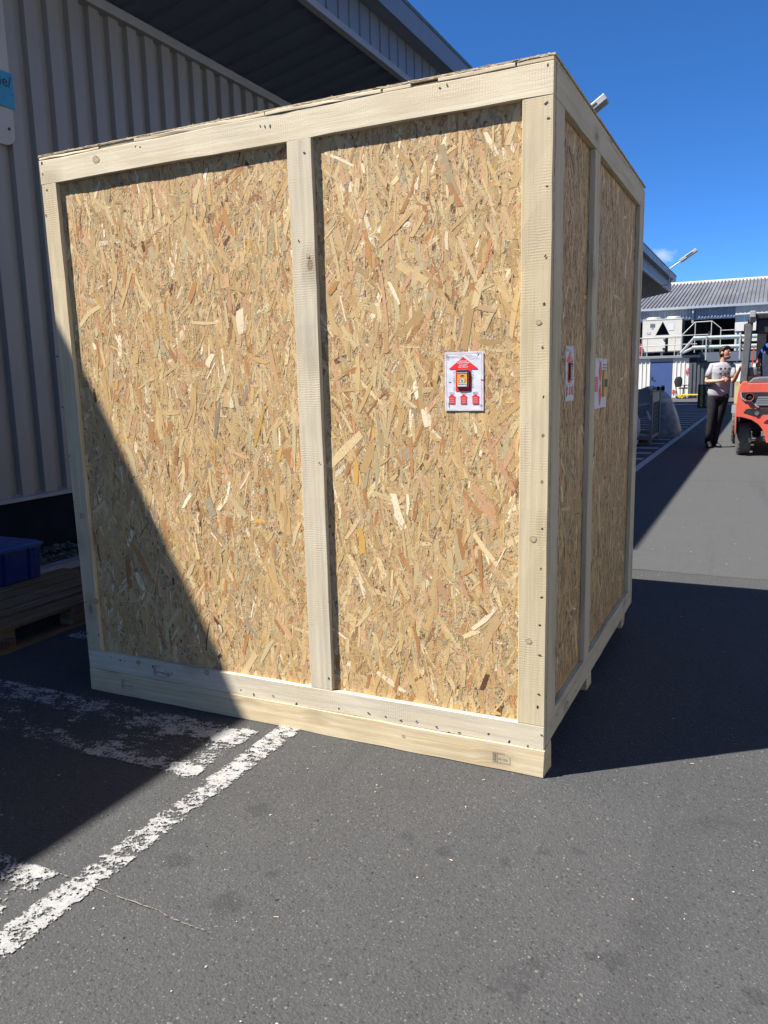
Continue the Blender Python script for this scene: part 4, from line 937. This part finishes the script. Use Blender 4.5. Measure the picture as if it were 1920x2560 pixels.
for y in (41.52,41.92): b = MB(); b.lathe([(.04,-.04),(.04,.04)], (-2.35,y,.041), (0,1,0), 10); b.lathe([(.04,-.04),(.04,.04)], (-3.05,y,.041), (0,1,0), 10); b.build('load_roller', BLACKP, pt)
settle(pt)

# striped folding barrier
bb = empty('folding_barrier', (-1.3, 30.2, 0), label='black folding barrier board with dull yellow stripes behind the man', cat='barrier')
OLIVE = plain('dull_yellow', (.24,.20,.05), .6, .15, 6)
b = MB(); b.prism([(-1.77,30.12,0.002),(-.85,30.12,.002),(-.85,30.3,.89),(-1.77,30.3,.89)], (0,.04,0)); b.build('board', BLACKP, bb, bevel=.01)
b = MB(); b.prism([(-1.75,30.62,0.002),(-.87,30.62,.002),(-.87,30.40,.87),(-1.75,30.40,.87)], (0,.04,0)); b.build('rear_board', BLACKP, bb)
for x in (-1.66,-1.47,-1.28,-1.09):
    for z0, z1 in ((.06,.16),(.18,.48),(.50,.84)):
        yf = lambda z: 30.12+.18*z/.888-.003
        b = MB(); b.quad([(x,yf(z0),z0),(x+.085,yf(z0),z0),(x+.085-.03,yf(z1),z1),(x-.03,yf(z1),z1)]); b.build('yellow_stripe', OLIVE, bb)
settle(bb)

# wire container with sacks in the canopy's shade
GREY = plain('grey_green_steel', (.15,.18,.17), .5, .12, 6, .1, 0, 30, .5, .3)
ct = empty('mesh_container', (-1.9, 14.2, 0), label='grey green steel mesh container standing on the hatched floor', cat='container')
XA, XB, YA, YB = -2.5, -1.385, 13.6, 14.8
for x in (XA, XB):
    for y in (YA, YB): b = MB(); b.box(x-.03,x+.03,y-.03,y+.03,.002,1.04); b.build('corner_post', GREY, ct)
for x0, x1, y0, y1 in ((XA+.03,XB-.03,YA-.012,YA+.012),(XA+.03,XB-.03,YB-.012,YB+.012),(XA-.012,XA+.012,YA+.03,YB-.03),(XB-.012,XB+.012,YA+.03,YB-.03)):
    b = MB(); b.box(x0,x1,y0,y1,.80,1.0); b.build('top_panel', GREY, ct)
    b = MB(); b.box(x0,x1,y0,y1,.10,.16); b.build('bottom_rail', GREY, ct)
b = MB(); b.box(XA+.02,XB-.02,YA+.02,YB-.02,.10,.13); b.build('floor_plate', GREY, ct)
b = MB()
for k in range(1, 14):
    x = XA+(XB-XA)*k/14; b.box(x-.004,x+.004,YA-.004,YA+.004,.16,.80); y = YA+(YB-YA)*k/14; b.box(XB-.004,XB+.004,y-.004,y+.004,.16,.80)
for k in range(1, 7): z = .16+.64*k/7; b.box(XA+.03,XB-.03,YA-.009,YA-.001,z-.004,z+.004); b.box(XB-.009,XB-.001,YA+.03,YB-.03,z-.004,z+.004)
tag(b.build('wire_mesh', GREY, ct), kind='stuff')
b = MB(); b.box(XB-.02,-1.18,YA+.25,YA+.30,1.04,1.10); b.box(-1.24,-1.18,YA+.25,YA+.30,1.0,1.13); b.box(-1.32,-1.27,YA+.25,YA+.30,1.02,1.11); b.build('latch_bar', TRIM, ct)
b = MB(); b.prism([(XA+.1,YA+.05,1.005),(-1.40,YA+.05,1.005),(-1.47,YA+.05,1.12),(-1.62,YA+.05,1.06)], (0,.9,0)); b.build('folded_sheet', plain('grey_tarp', (.17,.19,.2), .6, .15), ct)
b = MB(); b.lathe([(.022,0),(.022,.006)], (-1.386,YA-.04,.985), (0,-1,0), 6); b.build('tag_label', plain('lime_tag', (.35,.5,.05), .5, .1), ct)
settle(ct)
def sack(name, prof, c, mat, seed, n=28, wrinkle=.05, parent=None, squash=.7):
    """bag: stacked uneven rings (z, rx, offset x)"""
    r = random.Random(seed); ph = [r.uniform(0, 6.28) for _ in range(6)]; b = MB(); rs_ = []
    zs = []
    for i in range(len(prof)-1):
        for q in range(4): t_ = q/4; zs.append(tuple(prof[i][k]*(1-t_)+prof[i+1][k]*t_ for k in range(3)))
    zs.append(prof[-1])
    for z, rx, ox in zs:
        ring = []
        for k in range(n):
            a = 2*math.pi*k/n; w = 1+wrinkle*(math.sin(3*a+ph[0]+z*6)+.6*math.sin(7*a+ph[1]-z*9)+.5*math.sin(13*a+ph[2]+z*5)) 
            ring.append((c[0]+ox+rx*w*math.cos(a), c[1]+rx*squash*w*math.sin(a), c[2]+z))
        rs_.append(ring)
    b.rings(rs_); o = b.build(name, mat, parent, smooth=True); return o
t = NT('cloudy_plastic'); n_ = t.noise(t.new('ShaderNodeTexCoord').outputs['Object'], 5, 6, .65, .8)
t.out(t.mix(t.ramp(n_, .35, .7), (.30,.28,.265), (.46,.45,.45)), .28, 0, .5); t.l.new(t.ramp(n_, .3, .7, .5, .8), t.b.inputs['Alpha']); t.bump(n_, .8, .03)
tag(sack('plastic_bag', [(.003,.28,.0),(.1,.32,.0),(.3,.31,-.01),(.55,.28,-.05),(.8,.22,-.10),(.95,.15,-.16),(1.03,.05,-.18)], (-1.33,15.6,0), t.mat, 3), 'big cloudy plastic bag standing right of the mesh container', 'bag')
LAV = plain('white_sack', (.42,.43,.54), .5, .1, 5, 0, .3, 12)
tag(sack('white_sack', [(.16,.02,0),(.17,.15,0),(.3,.19,0),(.5,.18,.0),(.6,.15,-.01),(.625,.04,-.02)], (-1.69,13.05,0), LAV, 8, wrinkle=.03), 'pale lavender sack heaped in front of the mesh container', 'sack')
tag(sack('white_sack', [(.003,.10,-.02),(.05,.14,.0),(.12,.16,.0),(.155,.08,-.02)], (-1.68,13.0,0), LAV, 9, wrinkle=.04), 'flat pale sack on the ground under another sack at the crate edge', 'sack')
b = MB(); b.prism([(-1.47,13.55,.66),(-1.44,13.55,.65),(-1.36,13.55,.50),(-1.40,13.55,.46)], (0,.01,0)); tag(b.build('white_rag', plain('white_cloth', (.5,.52,.56), .7, .1), bevel=.002), 'white rag hanging on the side of the mesh container', 'rag')

# ------------------------------------------------------------------ forklift seen from behind
FC = 0.76                                            # its centre line
fk = empty('forklift', (FC, 12.8, 0), label='red counterbalance forklift with grey overhead guard seen from behind', cat='forklift')
FRED = plain('forklift_red', (.60,.095,.06), .5, .10, 4, 0, .05, 20, .4, .75, (.24,.19,.16)); FGREY = plain('forklift_grey', (.10,.105,.11), .5, .15, 8, 0, 0, 30, .5, .25, (.2,.19,.17))
FDARK = plain('forklift_dark', (.02,.021,.024), .5, .25, 6); RUB = plain('solid_tyre', (.10,.098,.092), .85, .18, 14, 0, .2, 60, .2, .5, (.19,.18,.165)); FLT = plain('light_grey_bar', (.28,.29,.30), .45, .1)
half = [(.185,.36),(.183,.79),(.205,1.03),(.232,1.155),(.268,1.20),(.318,1.205),(.345,1.177)]
arch = [(.653,.23),(.622,.353),(.584,.45),(.52,.528),(.423,.594),(.294,.633),(.205,.643),(.203,.36)]
L = [(x, z) for x, z in half]; Rr = [(2*FC-x, z) for x, z in reversed(half)]
poly = [(x, 11.45, z) for x, z in L + Rr] + [(2*FC-x, 11.45, z) for x, z in reversed(arch)] + [(x, 11.45, z) for x, z in arch]
b = MB(); b.prism(poly, (0,.62,0)); b.build('counterweight', FRED, fk, bevel=.02)
# lower slot, tow pin, grille with lamps
def recess_panel(name, pts, y, dep, mat, bev=0):  # proud panel, nothing cut in: its dark colour stands in for recess shade
    b = MB(); b.prism([(x, y, z) for x, z in pts], (0,dep,0)); return b.build(name, mat, fk, bevel=bev)
gp = [(.245,1.035),(.262,.955),(.30,.915),(.40,.885),(.45,.86),(.487,.812),(.52,.802)]
grille = recess_panel('grille', gp + [(2*FC-x, z) for x, z in reversed(gp)], 11.442, .02, FDARK)
for k, z in enumerate((.955,.925,.895,.865,.838)):
    x0 = .50-.012*k+(.02 if k == 4 else 0); b = MB(); b.box(x0, 2*FC-x0, 11.428, 11.441, z-.008, z+.006); b.build('grille_bar', FLT, grille)
b = MB()
for i in range(len(gp)-1): b.bar((gp[i][0],11.437,gp[i][1]), (gp[i+1][0],11.437,gp[i+1][1]), .02, .02)
b.build('grille_rim', FLT, grille)
for s in (-1, 1):
    cx = FC + s*(FC-.378)
    b = MB(); b.lathe([(.034,.0),(.05,.0),(.06,-.025),(.066,-.025),(.066,0)], (cx,11.428,.955), (0,1,0), 20); b.build('rear_lamp', plain('lamp_ring', (.17,.05,.045), .4, .1), grille)
    b = MB(); b.lathe([(.034,0),(.0335,-.006),(.01,-.012)], (cx,11.43,.955), (0,1,0), 16); b.build('lamp_lens', FDARK, grille)
sp = [(.30,.715),(.335,.762),(.36,.772),(FC,.772)]; sl = [(.50,.665),(.56,.70),(FC,.715)]
slot = recess_panel('tow_slot', [(.30,.715),(.335,.765),(.37,.775),(2*FC-.37,.775),(2*FC-.335,.765),(2*FC-.30,.715),(2*FC-.46,.66),(2*FC-.53,.655),(2*FC-.58,.695),(.58,.695),(.53,.655),(.46,.66)], 11.443, .02, FDARK)
for s in (-1,1):
    b = MB(); b.lathe([(.028,0),(.034,0),(.034,-.012),(.028,-.012)], (FC+s*(FC-.497),11.44,.70), (0,1,0), 14); b.build('reflector', FGREY, slot)
recess_panel('foot_slot', [(.60,.55),(.64,.60),(2*FC-.64,.60),(2*FC-.60,.55),(2*FC-.70,.535),(.70,.535)], 11.444, .02, plain('dark_red', (.09,.012,.014), .5, .1))
# bonnet
b = MB(); pr_ = [(.345,1.17),(.36,1.205),(.41,1.255),(.50,1.27)]; pr_ = pr_ + [(2*FC-x, z) for x, z in reversed(pr_)]
b.prism([(x, 11.62, z) for x, z in pr_], (0,.75,0)); b.build('bonnet', FGREY, fk, bevel=.02)
b = MB(); b.box(.24,2*FC-.24,12.0,13.9,.38,.80); b.build('chassis', FDARK, fk, bevel=.02)
for x in (.20, 2*FC-.30): b = MB(); b.box(x,x+.10,12.45,13.3,.30,.62); b.build('step', FDARK, fk)
b = MB(); b.box(.27,2*FC-.27,12.05,12.75,.80,1.165); b.build('engine_cover', FRED, fk, bevel=.03)
# wheels
def wheel(name, c, r, w, ax):
    b = MB(); b.lathe([(r*.55,-w/2),(r*.9,-w/2),(r,-w*.38),(r,w*.38),(r*.9,w/2),(r*.55,w/2)], c, ax, 32); o = b.build(name, RUB, fk)
    b = MB(); b.lathe([(r*.2,-w*.40),(r*.54,-w*.36),(r*.54,w*.36),(r*.2,w*.40)], c, ax, 20); b.build('rim', plain('rim_grey', (.35,.34,.32), .5, .2), o)
    b = MB(); n = 22; A = Vector(ax).normalized(); x_ = A.cross(Vector((0,0,1))).normalized(); z_ = Vector((0,0,1))
    for k in range(n):
        for s in (-1, 1):
            a = 2*math.pi*(k+.5*(s > 0))/n; rd_ = x_*math.cos(a)+z_*math.sin(a); tg = -x_*math.sin(a)+z_*math.cos(a)
            b.obox(Vector(c)+rd_*(r-.001)+A*(s*w*.40), A*(w*.06), tg*.012, rd_*.005)
    tag(b.build('tread_lugs', RUB, o), kind='stuff')
for s in (-1, 1):
    wheel('rear_wheel', (FC+s*(FC-.305), 11.86, .278), .27, .2, (math.cos(.12), math.sin(.12), 0))
    wheel('front_wheel', (FC+s*(FC-.165), 14.15, .352), .345, .23, (1,0,0))
    b = MB(); b.prism([(FC+s*(FC-.04), 13.68+.0, .60),(FC+s*(FC-.04),13.80,.74),(FC+s*(FC-.04),14.5,.74),(FC+s*(FC-.04),14.6,.62),(FC+s*(FC-.04),14.6,.60),(FC+s*(FC-.04),14.48,.72),(FC+s*(FC-.04),13.82,.72),(FC+s*(FC-.04),13.70,.60)], (-s*.26*1,0,0)); b.build('front_mudguard', FGREY, fk)
# overhead guard
PY = 12.55
pb0, pb1 = at(1800+655*.09043, 760+2100*.09043, 1, PY), at(1800+810*.09043, 760+530*.09043, 1, PY)
for s in (-1, 1):
    fx = lambda x: x if s < 0 else 2*FC-x
    b = MB(); b.bar((fx(pb0.x),PY-.25,1.16), (fx(pb1.x),PY,pb1.z), .075, .11, up=(1,0,0)); b.build('rear_pillar', plain('pillar_grey', (.055,.057,.058), .45, .12, 8, 0, 0, 30, .5, .2), fk, bevel=.012)
    b = MB(); b.bar((fx(.24),13.75,.8), (fx(.30),13.45,2.26), .06, .08, up=(1,0,0)); b.build('front_pillar', FDARK, fk, bevel=.01)
    b = MB(); b.bar((fx(.30),12.5,2.20), (fx(.30),13.5,2.30), .06, .07); b.build('roof_beam', FDARK, fk, bevel=.01)
    b = MB(); b.box(fx(.345)-.045,fx(.345)+.045,12.38,12.5,2.17,2.36); wl_ = b.build('work_light', FLT, fk, bevel=.012)
    b = MB(); b.box(fx(.345)-.04,fx(.345)+.04,12.365,12.379,2.18,2.26); b.build('light_face', FDARK, wl_)
    b = MB(); b.box(fx(.235)-.02,fx(.235)+.02,12.60,12.72,1.98,2.16); b.bar((fx(.27),12.66,2.0),(fx(.24),12.66,2.05),.015); b.build('mirror', FDARK, fk, bevel=.008)
    b = MB(); b.bar((fx(.355),13.3,1.38),(fx(.375),13.3,1.80),.022,.03); b.build('orange_strip', plain('orange_strip', (.42,.08,.02), .4, .1), fk)
b = MB(); b.box(.33,2*FC-.33,12.44,12.54,2.22,2.32); b.build('rear_cross_beam', FDARK, fk, bevel=.02)
for k in range(6):
    x = .44+.128*k; b = MB(); b.bar((x,12.52,2.28),(x,13.5,2.32),.03,.05); b.build('roof_bar', FDARK, fk)
b = MB(); b.box(.60,.92,12.36,12.44,2.24,2.33); b.build('warning_lamp', plain('amber', (.55,.13,.02), .3, .1), fk, bevel=.015)
b = MB(); b.box(.40,2*FC-.40,12.50,12.62,1.98,2.24); b.build('rear_dark_box', FDARK, fk, bevel=.03)  # box added to darken the cab above the driver
# seat, levers, steering wheel, mast
b = MB(); b.rings([[(FC-w,12.56+.10*(z-1.2),z),(FC+w,12.56+.10*(z-1.2),z),(FC+w,12.68+.10*(z-1.2),z),(FC-w,12.68+.10*(z-1.2),z)] for z, w in ((1.17,.24),(1.40,.26),(1.66,.24),(1.80,.14),(1.86,.10))]); b.build('seat_back', plain('seat_blue_black', (.016,.025,.05), .6, .2), fk, bevel=.03)
b = MB(); b.box(FC-.26,FC+.26,12.68,13.15,1.165,1.27); b.build('seat', FDARK, fk, bevel=.03)
b = MB(); b.box(.32,.46,12.42,12.62,1.27,1.43); b.build('side_console', FGREY, fk, bevel=.03)
b = MB(); b.box(.30,2*FC-.30,13.5,13.85,.80,1.35); b.build('dashboard', FDARK, fk, bevel=.03)
b = MB(); b.tube([(FC-.05,13.6,1.3),(FC-.05,13.42,1.52)], .03, 8); b.lathe([(.17,-.012),(.185,0),(.17,.012),(.155,0)], (FC-.05,13.40,1.54), (0,-.6,.8), 20); b.build('steering_wheel', FDARK, fk)
for x in (.44,.52,1.0,1.08): b = MB(); b.box(x-.04,x+.04,14.35,14.55,.12,2.15); b.build('mast_channel', FDARK, fk)
b = MB(); b.box(.49,1.03,14.40,14.46,1.62,2.10); b.build('cab_dark_plate', FDARK, fk)  # dark plate added between the channels to fill in the dark cab interior
b = MB(); b.tube([(.62,14.5,.2),(.62,14.5,2.0)], .05, 10); b.tube([(.9,14.5,.2),(.9,14.5,2.0)], .05, 10); b.build('lift_cylinder', FDARK, fk)
b = MB(); b.box(.28,1.24,14.56,14.62,.20,1.42); b.build('carriage', FDARK, fk)
for x in (.42, 1.0): b = MB(); b.prism([(x,14.62,.08),(x,14.62,.6),(x,14.66,.6),(x,14.66,.14),(x,15.75,.115),(x,15.75,.08)], (.11,0,0)); b.build('fork', FDARK, fk)
settle(fk)
# its load
ld = empty('wooden_load', (FC, 15.3, .13), label='tall light wooden panel load carried on the far side of the forklift', cat='load')
PLY = wood_mat('light_ply', (.58,.46,.27), (.46,.33,.17), .1, .1, .6)
b0 = at(1800+345*.09494, 940+800*.09494, 1, 14.9)
for k in range(6): board('plank', 2, .035+.25*k, .283+.25*k, 14.9, 14.93, .155, 1.17, PLY, parent=ld, wp=None, seg=.4)
board('base_runner', 0, .05, 1.5, 14.93, 15.03, .145, .2, PLY, parent=ld, wp=None, seg=.5); board('base_runner', 0, .05, 1.5, 15.5, 15.6, .145, .2, PLY, parent=ld, wp=None, seg=.5)
board('rear_plank', 2, .05, 1.5, 15.57, 15.6, .2, 1.17, PLY, parent=ld, wp=None, seg=.5)
settle(ld)

# ------------------------------------------------------------------ people
def skin_mesh(name, verts, edges, root, mat, parent, sub=2):
    me = bpy.data.meshes.new(name); me.from_pydata([v[0] for v in verts], edges, []); o = bpy.data.objects.new(name, me); COL.objects.link(o)
    o.modifiers.new('skin', 'SKIN'); sv = me.skin_vertices[0].data
    for i, v in enumerate(verts):
        r = v[1]; sv[i].radius = r if isinstance(r, tuple) else (r, r); sv[i].use_root = (i == root)
    ss = o.modifiers.new('sub', 'SUBSURF'); ss.levels = sub; ss.render_levels = sub
    dg = bpy.context.evaluated_depsgraph_get(); m2 = bpy.data.meshes.new_from_object(o.evaluated_get(dg)); bpy.data.objects.remove(o)
    m2.name = name; m2.materials.clear(); m2.materials.append(mat); m2.polygons.foreach_set('use_smooth', [True]*len(m2.polygons))
    return link(name, m2, parent)
def person(J, face, bf, skin, shirt_m, trous_m, shoe_m, hair_m, label, base, hands=(True, True)):
    """J: joints in metres; face, bf: head and body facing (unit, level)"""
    root = empty('person', base, label=label, cat='person'); V = {k: Vector(v) for k, v in J.items()}
    verts, edges, idx = [], [], {}
    def add(k, co, r, par=None):
        idx[k] = len(verts); verts.append((tuple(co), r))
        if par is not None: edges.append((idx[par], idx[k]))
    f = Vector(face); hd = V['head']
    add('pelvis', V['pelvis'], .085); add('belly', V['pelvis'].lerp(V['chest'], .5), .085, 'pelvis'); add('chest', V['chest'], .095, 'belly'); add('neckb', V['neck'], .058, 'chest')
    add('neckt', V['neck'].lerp(hd, .45), .052, 'neckb'); add('jaw', hd - Vector((0,0,.035)) + f*.022, .062, 'neckt'); add('skull', hd + Vector((0,0,.02)), .083, 'jaw'); add('crown', hd + Vector((0,0,.075)) - f*.01, .06, 'skull')
    for s in 'RL':
        add('sh'+s, V['sh'+s], .052, 'chest'); add('el'+s, V['el'+s], .040, 'sh'+s); add('fa'+s, V['el'+s].lerp(V['wr'+s], .35), .040, 'el'+s); add('wr'+s, V['wr'+s], .027, 'fa'+s); add('pm'+s, V['wr'+s].lerp(V['ha'+s], .5), (.036,.022), 'wr'+s)
        add('hp'+s, V['hp'+s], .085, 'pelvis'); add('kn'+s, V['kn'+s], .055, 'hp'+s); add('an'+s, V['an'+s], .038, 'kn'+s); add('to'+s, V['an'+s].lerp(V['to'+s], .45), .02, 'an'+s)
    skin_mesh('body', verts, edges, 0, skin, root)
    # hands: four curled fingers and a thumb
    for s in 'RL':
        pm, ha = V['wr'+s].lerp(V['ha'+s], .5), V['ha'+s]; d = (ha-V['wr'+s]).normalized(); sd_ = d.cross(Vector((0,0,1)) if abs(d.z) < .8 else Vector(bf)).normalized(); pn = sd_.cross(d)
        b = MB()
        b.tube([V['wr'+s], pm, pm+d*.035], [.024,.032,.028], 10)
        for k, ln_ in enumerate((.062,.074,.070,.055)):
            o_ = pm + d*.03 + pn*((k-1.5)*.019)*(-1)
            b.tube([o_, o_+d*ln_*.45+sd_*.006, o_+d*ln_*.75-sd_*.012, o_+d*ln_*.8-sd_*.03], [.0095,.0092,.0085,.006], 7)
        o_ = pm - d*.01 + pn*.03; b.tube([o_, o_+pn*.022+d*.022-sd_*.008, o_+pn*.02+d*.05-sd_*.022], [.012,.0105,.007], 7)
        b.build('hand', skin, root, smooth=True)
    # face
    rt = Vector((f.y, -f.x, 0)); b = MB()
    b.tube([hd+f*.080+Vector((0,0,.02)), hd+f*.096-Vector((0,0,.012)), hd+f*.084-Vector((0,0,.02))], [.008,.012,.009], 8)
    for s in (-1, 1): b.lathe([(.012,-.008),(.028,-.004),(.026,.006),(.01,.01)], hd+rt*(s*.083)-f*.012, rt*s, 10)
    b.build('nose_and_ears', skin, root, smooth=True)
    b = MB()
    for s in (-1, 1): b.lathe([(.004,-.004),(.012,0),(.004,.006)], hd+f*.080+rt*(s*.031)+Vector((0,0,.018)), f, 8); b.bar(hd+f*.083+rt*(s*.015)+Vector((0,0,.038)), hd+f*.074+rt*(s*.048)+Vector((0,0,.038)), .01, .007)
    b.bar(hd+f*.085-rt*.026-Vector((0,0,.058)), hd+f*.085+rt*.026-Vector((0,0,.058)), .008, .006)
    b.build('eyes_brows_and_mouth', hair_m, root)
    b = MB(); b.rings([[hd + f*(.030+r_*math.cos(a)) + rt*(r_*.9*math.sin(a)) + Vector((0,0,z)) for a in [2*math.pi*k/16 for k in range(16)]] for z, r_ in ((-.112,.030),(-.098,.056),(-.075,.0655),(-.055,.066))], caps=True); b.build('stubble', plain('stubble', (.20,.115,.085), .7, .2, 90), root, smooth=True)
    # hair: cap over the back and top of the skull
    b = MB(); rs_ = []
    for z, r_, back, fr in ((-.075,.066,.030,-.5),(-.03,.086,.014,-.30),(.02,.098,.012,-.02),(.065,.097,.008,.30),(.098,.084,.004,.62),(.120,.056,.002,.85),(.130,.018,.002,1)):
        ring = []
        for k in range(20):
            a = 2*math.pi*k/20; u_ = math.cos(a); lim = min(u_, fr)     # cut off at the hair line in front
            ring.append(hd + f*(r_*1.08*lim-back) + rt*(r_*.98*math.sin(a)) + Vector((0,0,z)))
        rs_.append(ring)
    b.rings(rs_); b.build('hair', hair_m, root, smooth=True)
    # clothes
    bl = Vector((-bf[1], bf[0], 0)); bff = Vector(bf); b = MB(); rs_ = []; nk = V['neck']; ch = V['chest']; pv = V['pelvis']
    hem = pv + Vector((0,0,.0)); path = [(hem-Vector((0,0,.03)),.178,.128),(hem+Vector((0,0,.08)),.182,.132),(pv.lerp(ch,.5),.178,.125),(ch,.195,.132),(ch.lerp(nk,.45),.195,.118),(ch.lerp(nk,.72),.178,.098),(ch.lerp(nk,.88),.125,.08),(nk-Vector((0,0,.015)),.072,.068)]
    fine_ = []
    for i in range(len(path)-1):
        for q in range(5): t_ = q/5; fine_.append((path[i][0].lerp(path[i+1][0], t_), path[i][1]*(1-t_)+path[i+1][1]*t_, path[i][2]*(1-t_)+path[i+1][2]*t_))
    fine_.append(path[-1]); nf = len(fine_)
    for i, (c, rx, ry) in enumerate(fine_):
        w_ = max(0, 1-i/(nf*.75)); ring = []
        for k in range(40):
            a = 2*math.pi*k/40; fold = .030*w_*(math.sin(i*.85+2.2*math.sin(a+.6)+a*2)+.6*math.sin(i*1.7-a*3))
            ring.append(c + bl*(rx*math.cos(a)*(1+fold)) + bff*(ry*math.sin(a)*(1+fold*1.6)))
        rs_.append(ring)
    b.rings(rs_, caps=False)
    for s in 'RL':
        e = V['sh'+s].lerp(V['el'+s], .72); b.tube([V['sh'+s].lerp(nk,.55)+Vector((0,0,-.03)), V['sh'+s]+Vector((0,0,-.004)), V['sh'+s].lerp(V['el'+s],.4), e], [.050,.062,.058,.060], 14, caps=False)
    sh = b.build('t_shirt', shirt_m, root, smooth=True); sm = sh.modifiers.new('thick', 'SOLIDIFY'); sm.thickness = .004
    b = MB()
    for s in 'RL':
        b.tube([pv.lerp(V['hp'+s],.75)+Vector((0,0,.03)), V['hp'+s], V['hp'+s].lerp(V['kn'+s],.5), V['kn'+s], V['kn'+s].lerp(V['an'+s],.5), V['an'+s]-Vector((0,0,.02))], [.115,.108,.092,.076,.068,.062], 16)
    rs_ = [[c + bl*(rx*math.cos(a)) + bff*(ry*math.sin(a)) for a in [2*math.pi*k/24 for k in range(24)]] for c, rx, ry in ((pv+Vector((0,0,.06)),.165,.115),(pv,.172,.122),(pv-Vector((0,0,.08)),.168,.12),(pv-Vector((0,0,.14)),.12,.09))]
    b.rings(rs_); b.build('trousers', trous_m, root, smooth=True)
    for s in 'RL':
        a_, t_ = V['an'+s], V['to'+s]; d = (t_-a_); d.z = 0; d.normalize(); sd2 = d.cross(Vector((0,0,1))); b = MB(); g0 = Vector((a_.x, a_.y, a_.z-.085))
        rs_ = [[g0 + d*(x0+lx*math.cos(q)) + sd2*(wy*math.sin(q)) + Vector((0,0,z)) for q in [2*math.pi*k/16 for k in range(16)]] for z, x0, lx, wy in ((.0,.06,.15,.048),(.03,.06,.155,.052),(.055,.045,.13,.048),(.085,.01,.075,.044),(.13,-.005,.055,.046))]
        b.rings(rs_); b.build('shoe', shoe_m, root, smooth=True)
    return root, V, bl, bff
SKINM = plain('skin', (.50,.27,.185), .5, .06, 12, 0, 0, 40, .4); HAIRM = plain('dark_hair', (.03,.022,.018), .6, .3, 60)
GREYT = plain('grey_shirt', (.33,.33,.36), .85, .06, 14, 0, .25, 18, .1); BLACKT = plain('black_trousers', (.022,.022,.026), .8, .25, 14, 0, .3, 16, .1); SHOEM = plain('black_shoe', (.02,.02,.021), .5, .3)
fdir = Vector((.78,-.62,0)).normalized(); bdir = Vector((.42,-.91,0)).normalized()
man, MV, mbl, mbf = person(dict(pelvis=(-.17,13.10,.96), chest=(-.125,13.07,1.33), neck=(-.115,13.07,1.545), head=(-.075,13.05,1.695),
    shR=(-.285,13.03,1.475), elR=(-.375,12.98,1.195), wrR=(-.165,12.84,1.205), haR=(-.02,12.78,1.235),
    shL=(.045,13.12,1.455), elL=(.075,12.98,1.18), wrL=(.175,12.76,1.40), haL=(.222,12.70,1.50),
    hpR=(-.245,13.08,.90), knR=(-.265,13.04,.52), anR=(-.300,13.10,.095), toR=(-.265,12.95,.04),
    hpL=(-.095,13.12,.90), knL=(-.150,13.10,.52), anL=(-.215,13.22,.095), toL=(-.12,13.10,.04)), fdir, bdir, SKINM, GREYT, BLACKT, SHOEM, HAIRM,
    'man in grey printed t-shirt and black trousers leaning a hand on the forklift', (-.2,13.1,0))
b = MB()
for r_ in range(3):
    for c_ in range(3):
        u = (-.075+.075*c_); z = 1.415-.085*r_ + random.uniform(-.006,.006); c0 = Vector((-.125,13.07,z)) + mbl*u + mbf*(.132*math.sqrt(max(0,1-(u/.195)**2))+.012)
        pts = []
        for k in range(12): rr = random.uniform(.012,.022) if k % 2 else random.uniform(.026,.042); a = 2*math.pi*k/12; pts.append(c0 + mbl*(rr*math.cos(a)) + Vector((0,0,rr*math.sin(a))) )
        b.quad(pts)
tag(b.build('shirt_print', plain('print_charcoal', (.06,.065,.075), .8, .2), man), kind='stuff')
settle(man)
drv, *_ = person(dict(pelvis=(FC-.02,12.86,1.33), chest=(FC-.04,12.84,1.650), neck=(FC-.04,12.86,1.860), head=(FC-.05,12.90,2.000),
    shR=(FC+.14,12.84,1.790), elR=(FC+.22,13.0,1.60), wrR=(FC+.05,13.22,1.55), haR=(FC+.0,13.34,1.56),
    shL=(FC-.18,12.84,1.770), elL=(FC-.30,12.92,1.510), wrL=(FC-.30,13.12,1.47), haL=(FC-.26,13.22,1.45),
    hpR=(FC+.08,12.92,1.34), knR=(FC+.13,13.32,1.36), anR=(FC+.13,13.48,.97), toR=(FC+.13,13.58,.93),
    hpL=(FC-.12,12.92,1.34), knL=(FC-.16,13.32,1.36), anL=(FC-.16,13.48,.97), toL=(FC-.16,13.58,.93)), Vector((-.3,.95,0)).normalized(), Vector((0,1,0)), SKINM,
    plain('blue_shirt', (.022,.085,.30), .8, .08, 14, 0, .2, 18, .1), plain('blue_trousers', (.02,.035,.09), .8, .2), SHOEM, HAIRM, 'driver in a blue shirt sitting in the red forklift', (FC,12.9,1.27))
settle(drv)
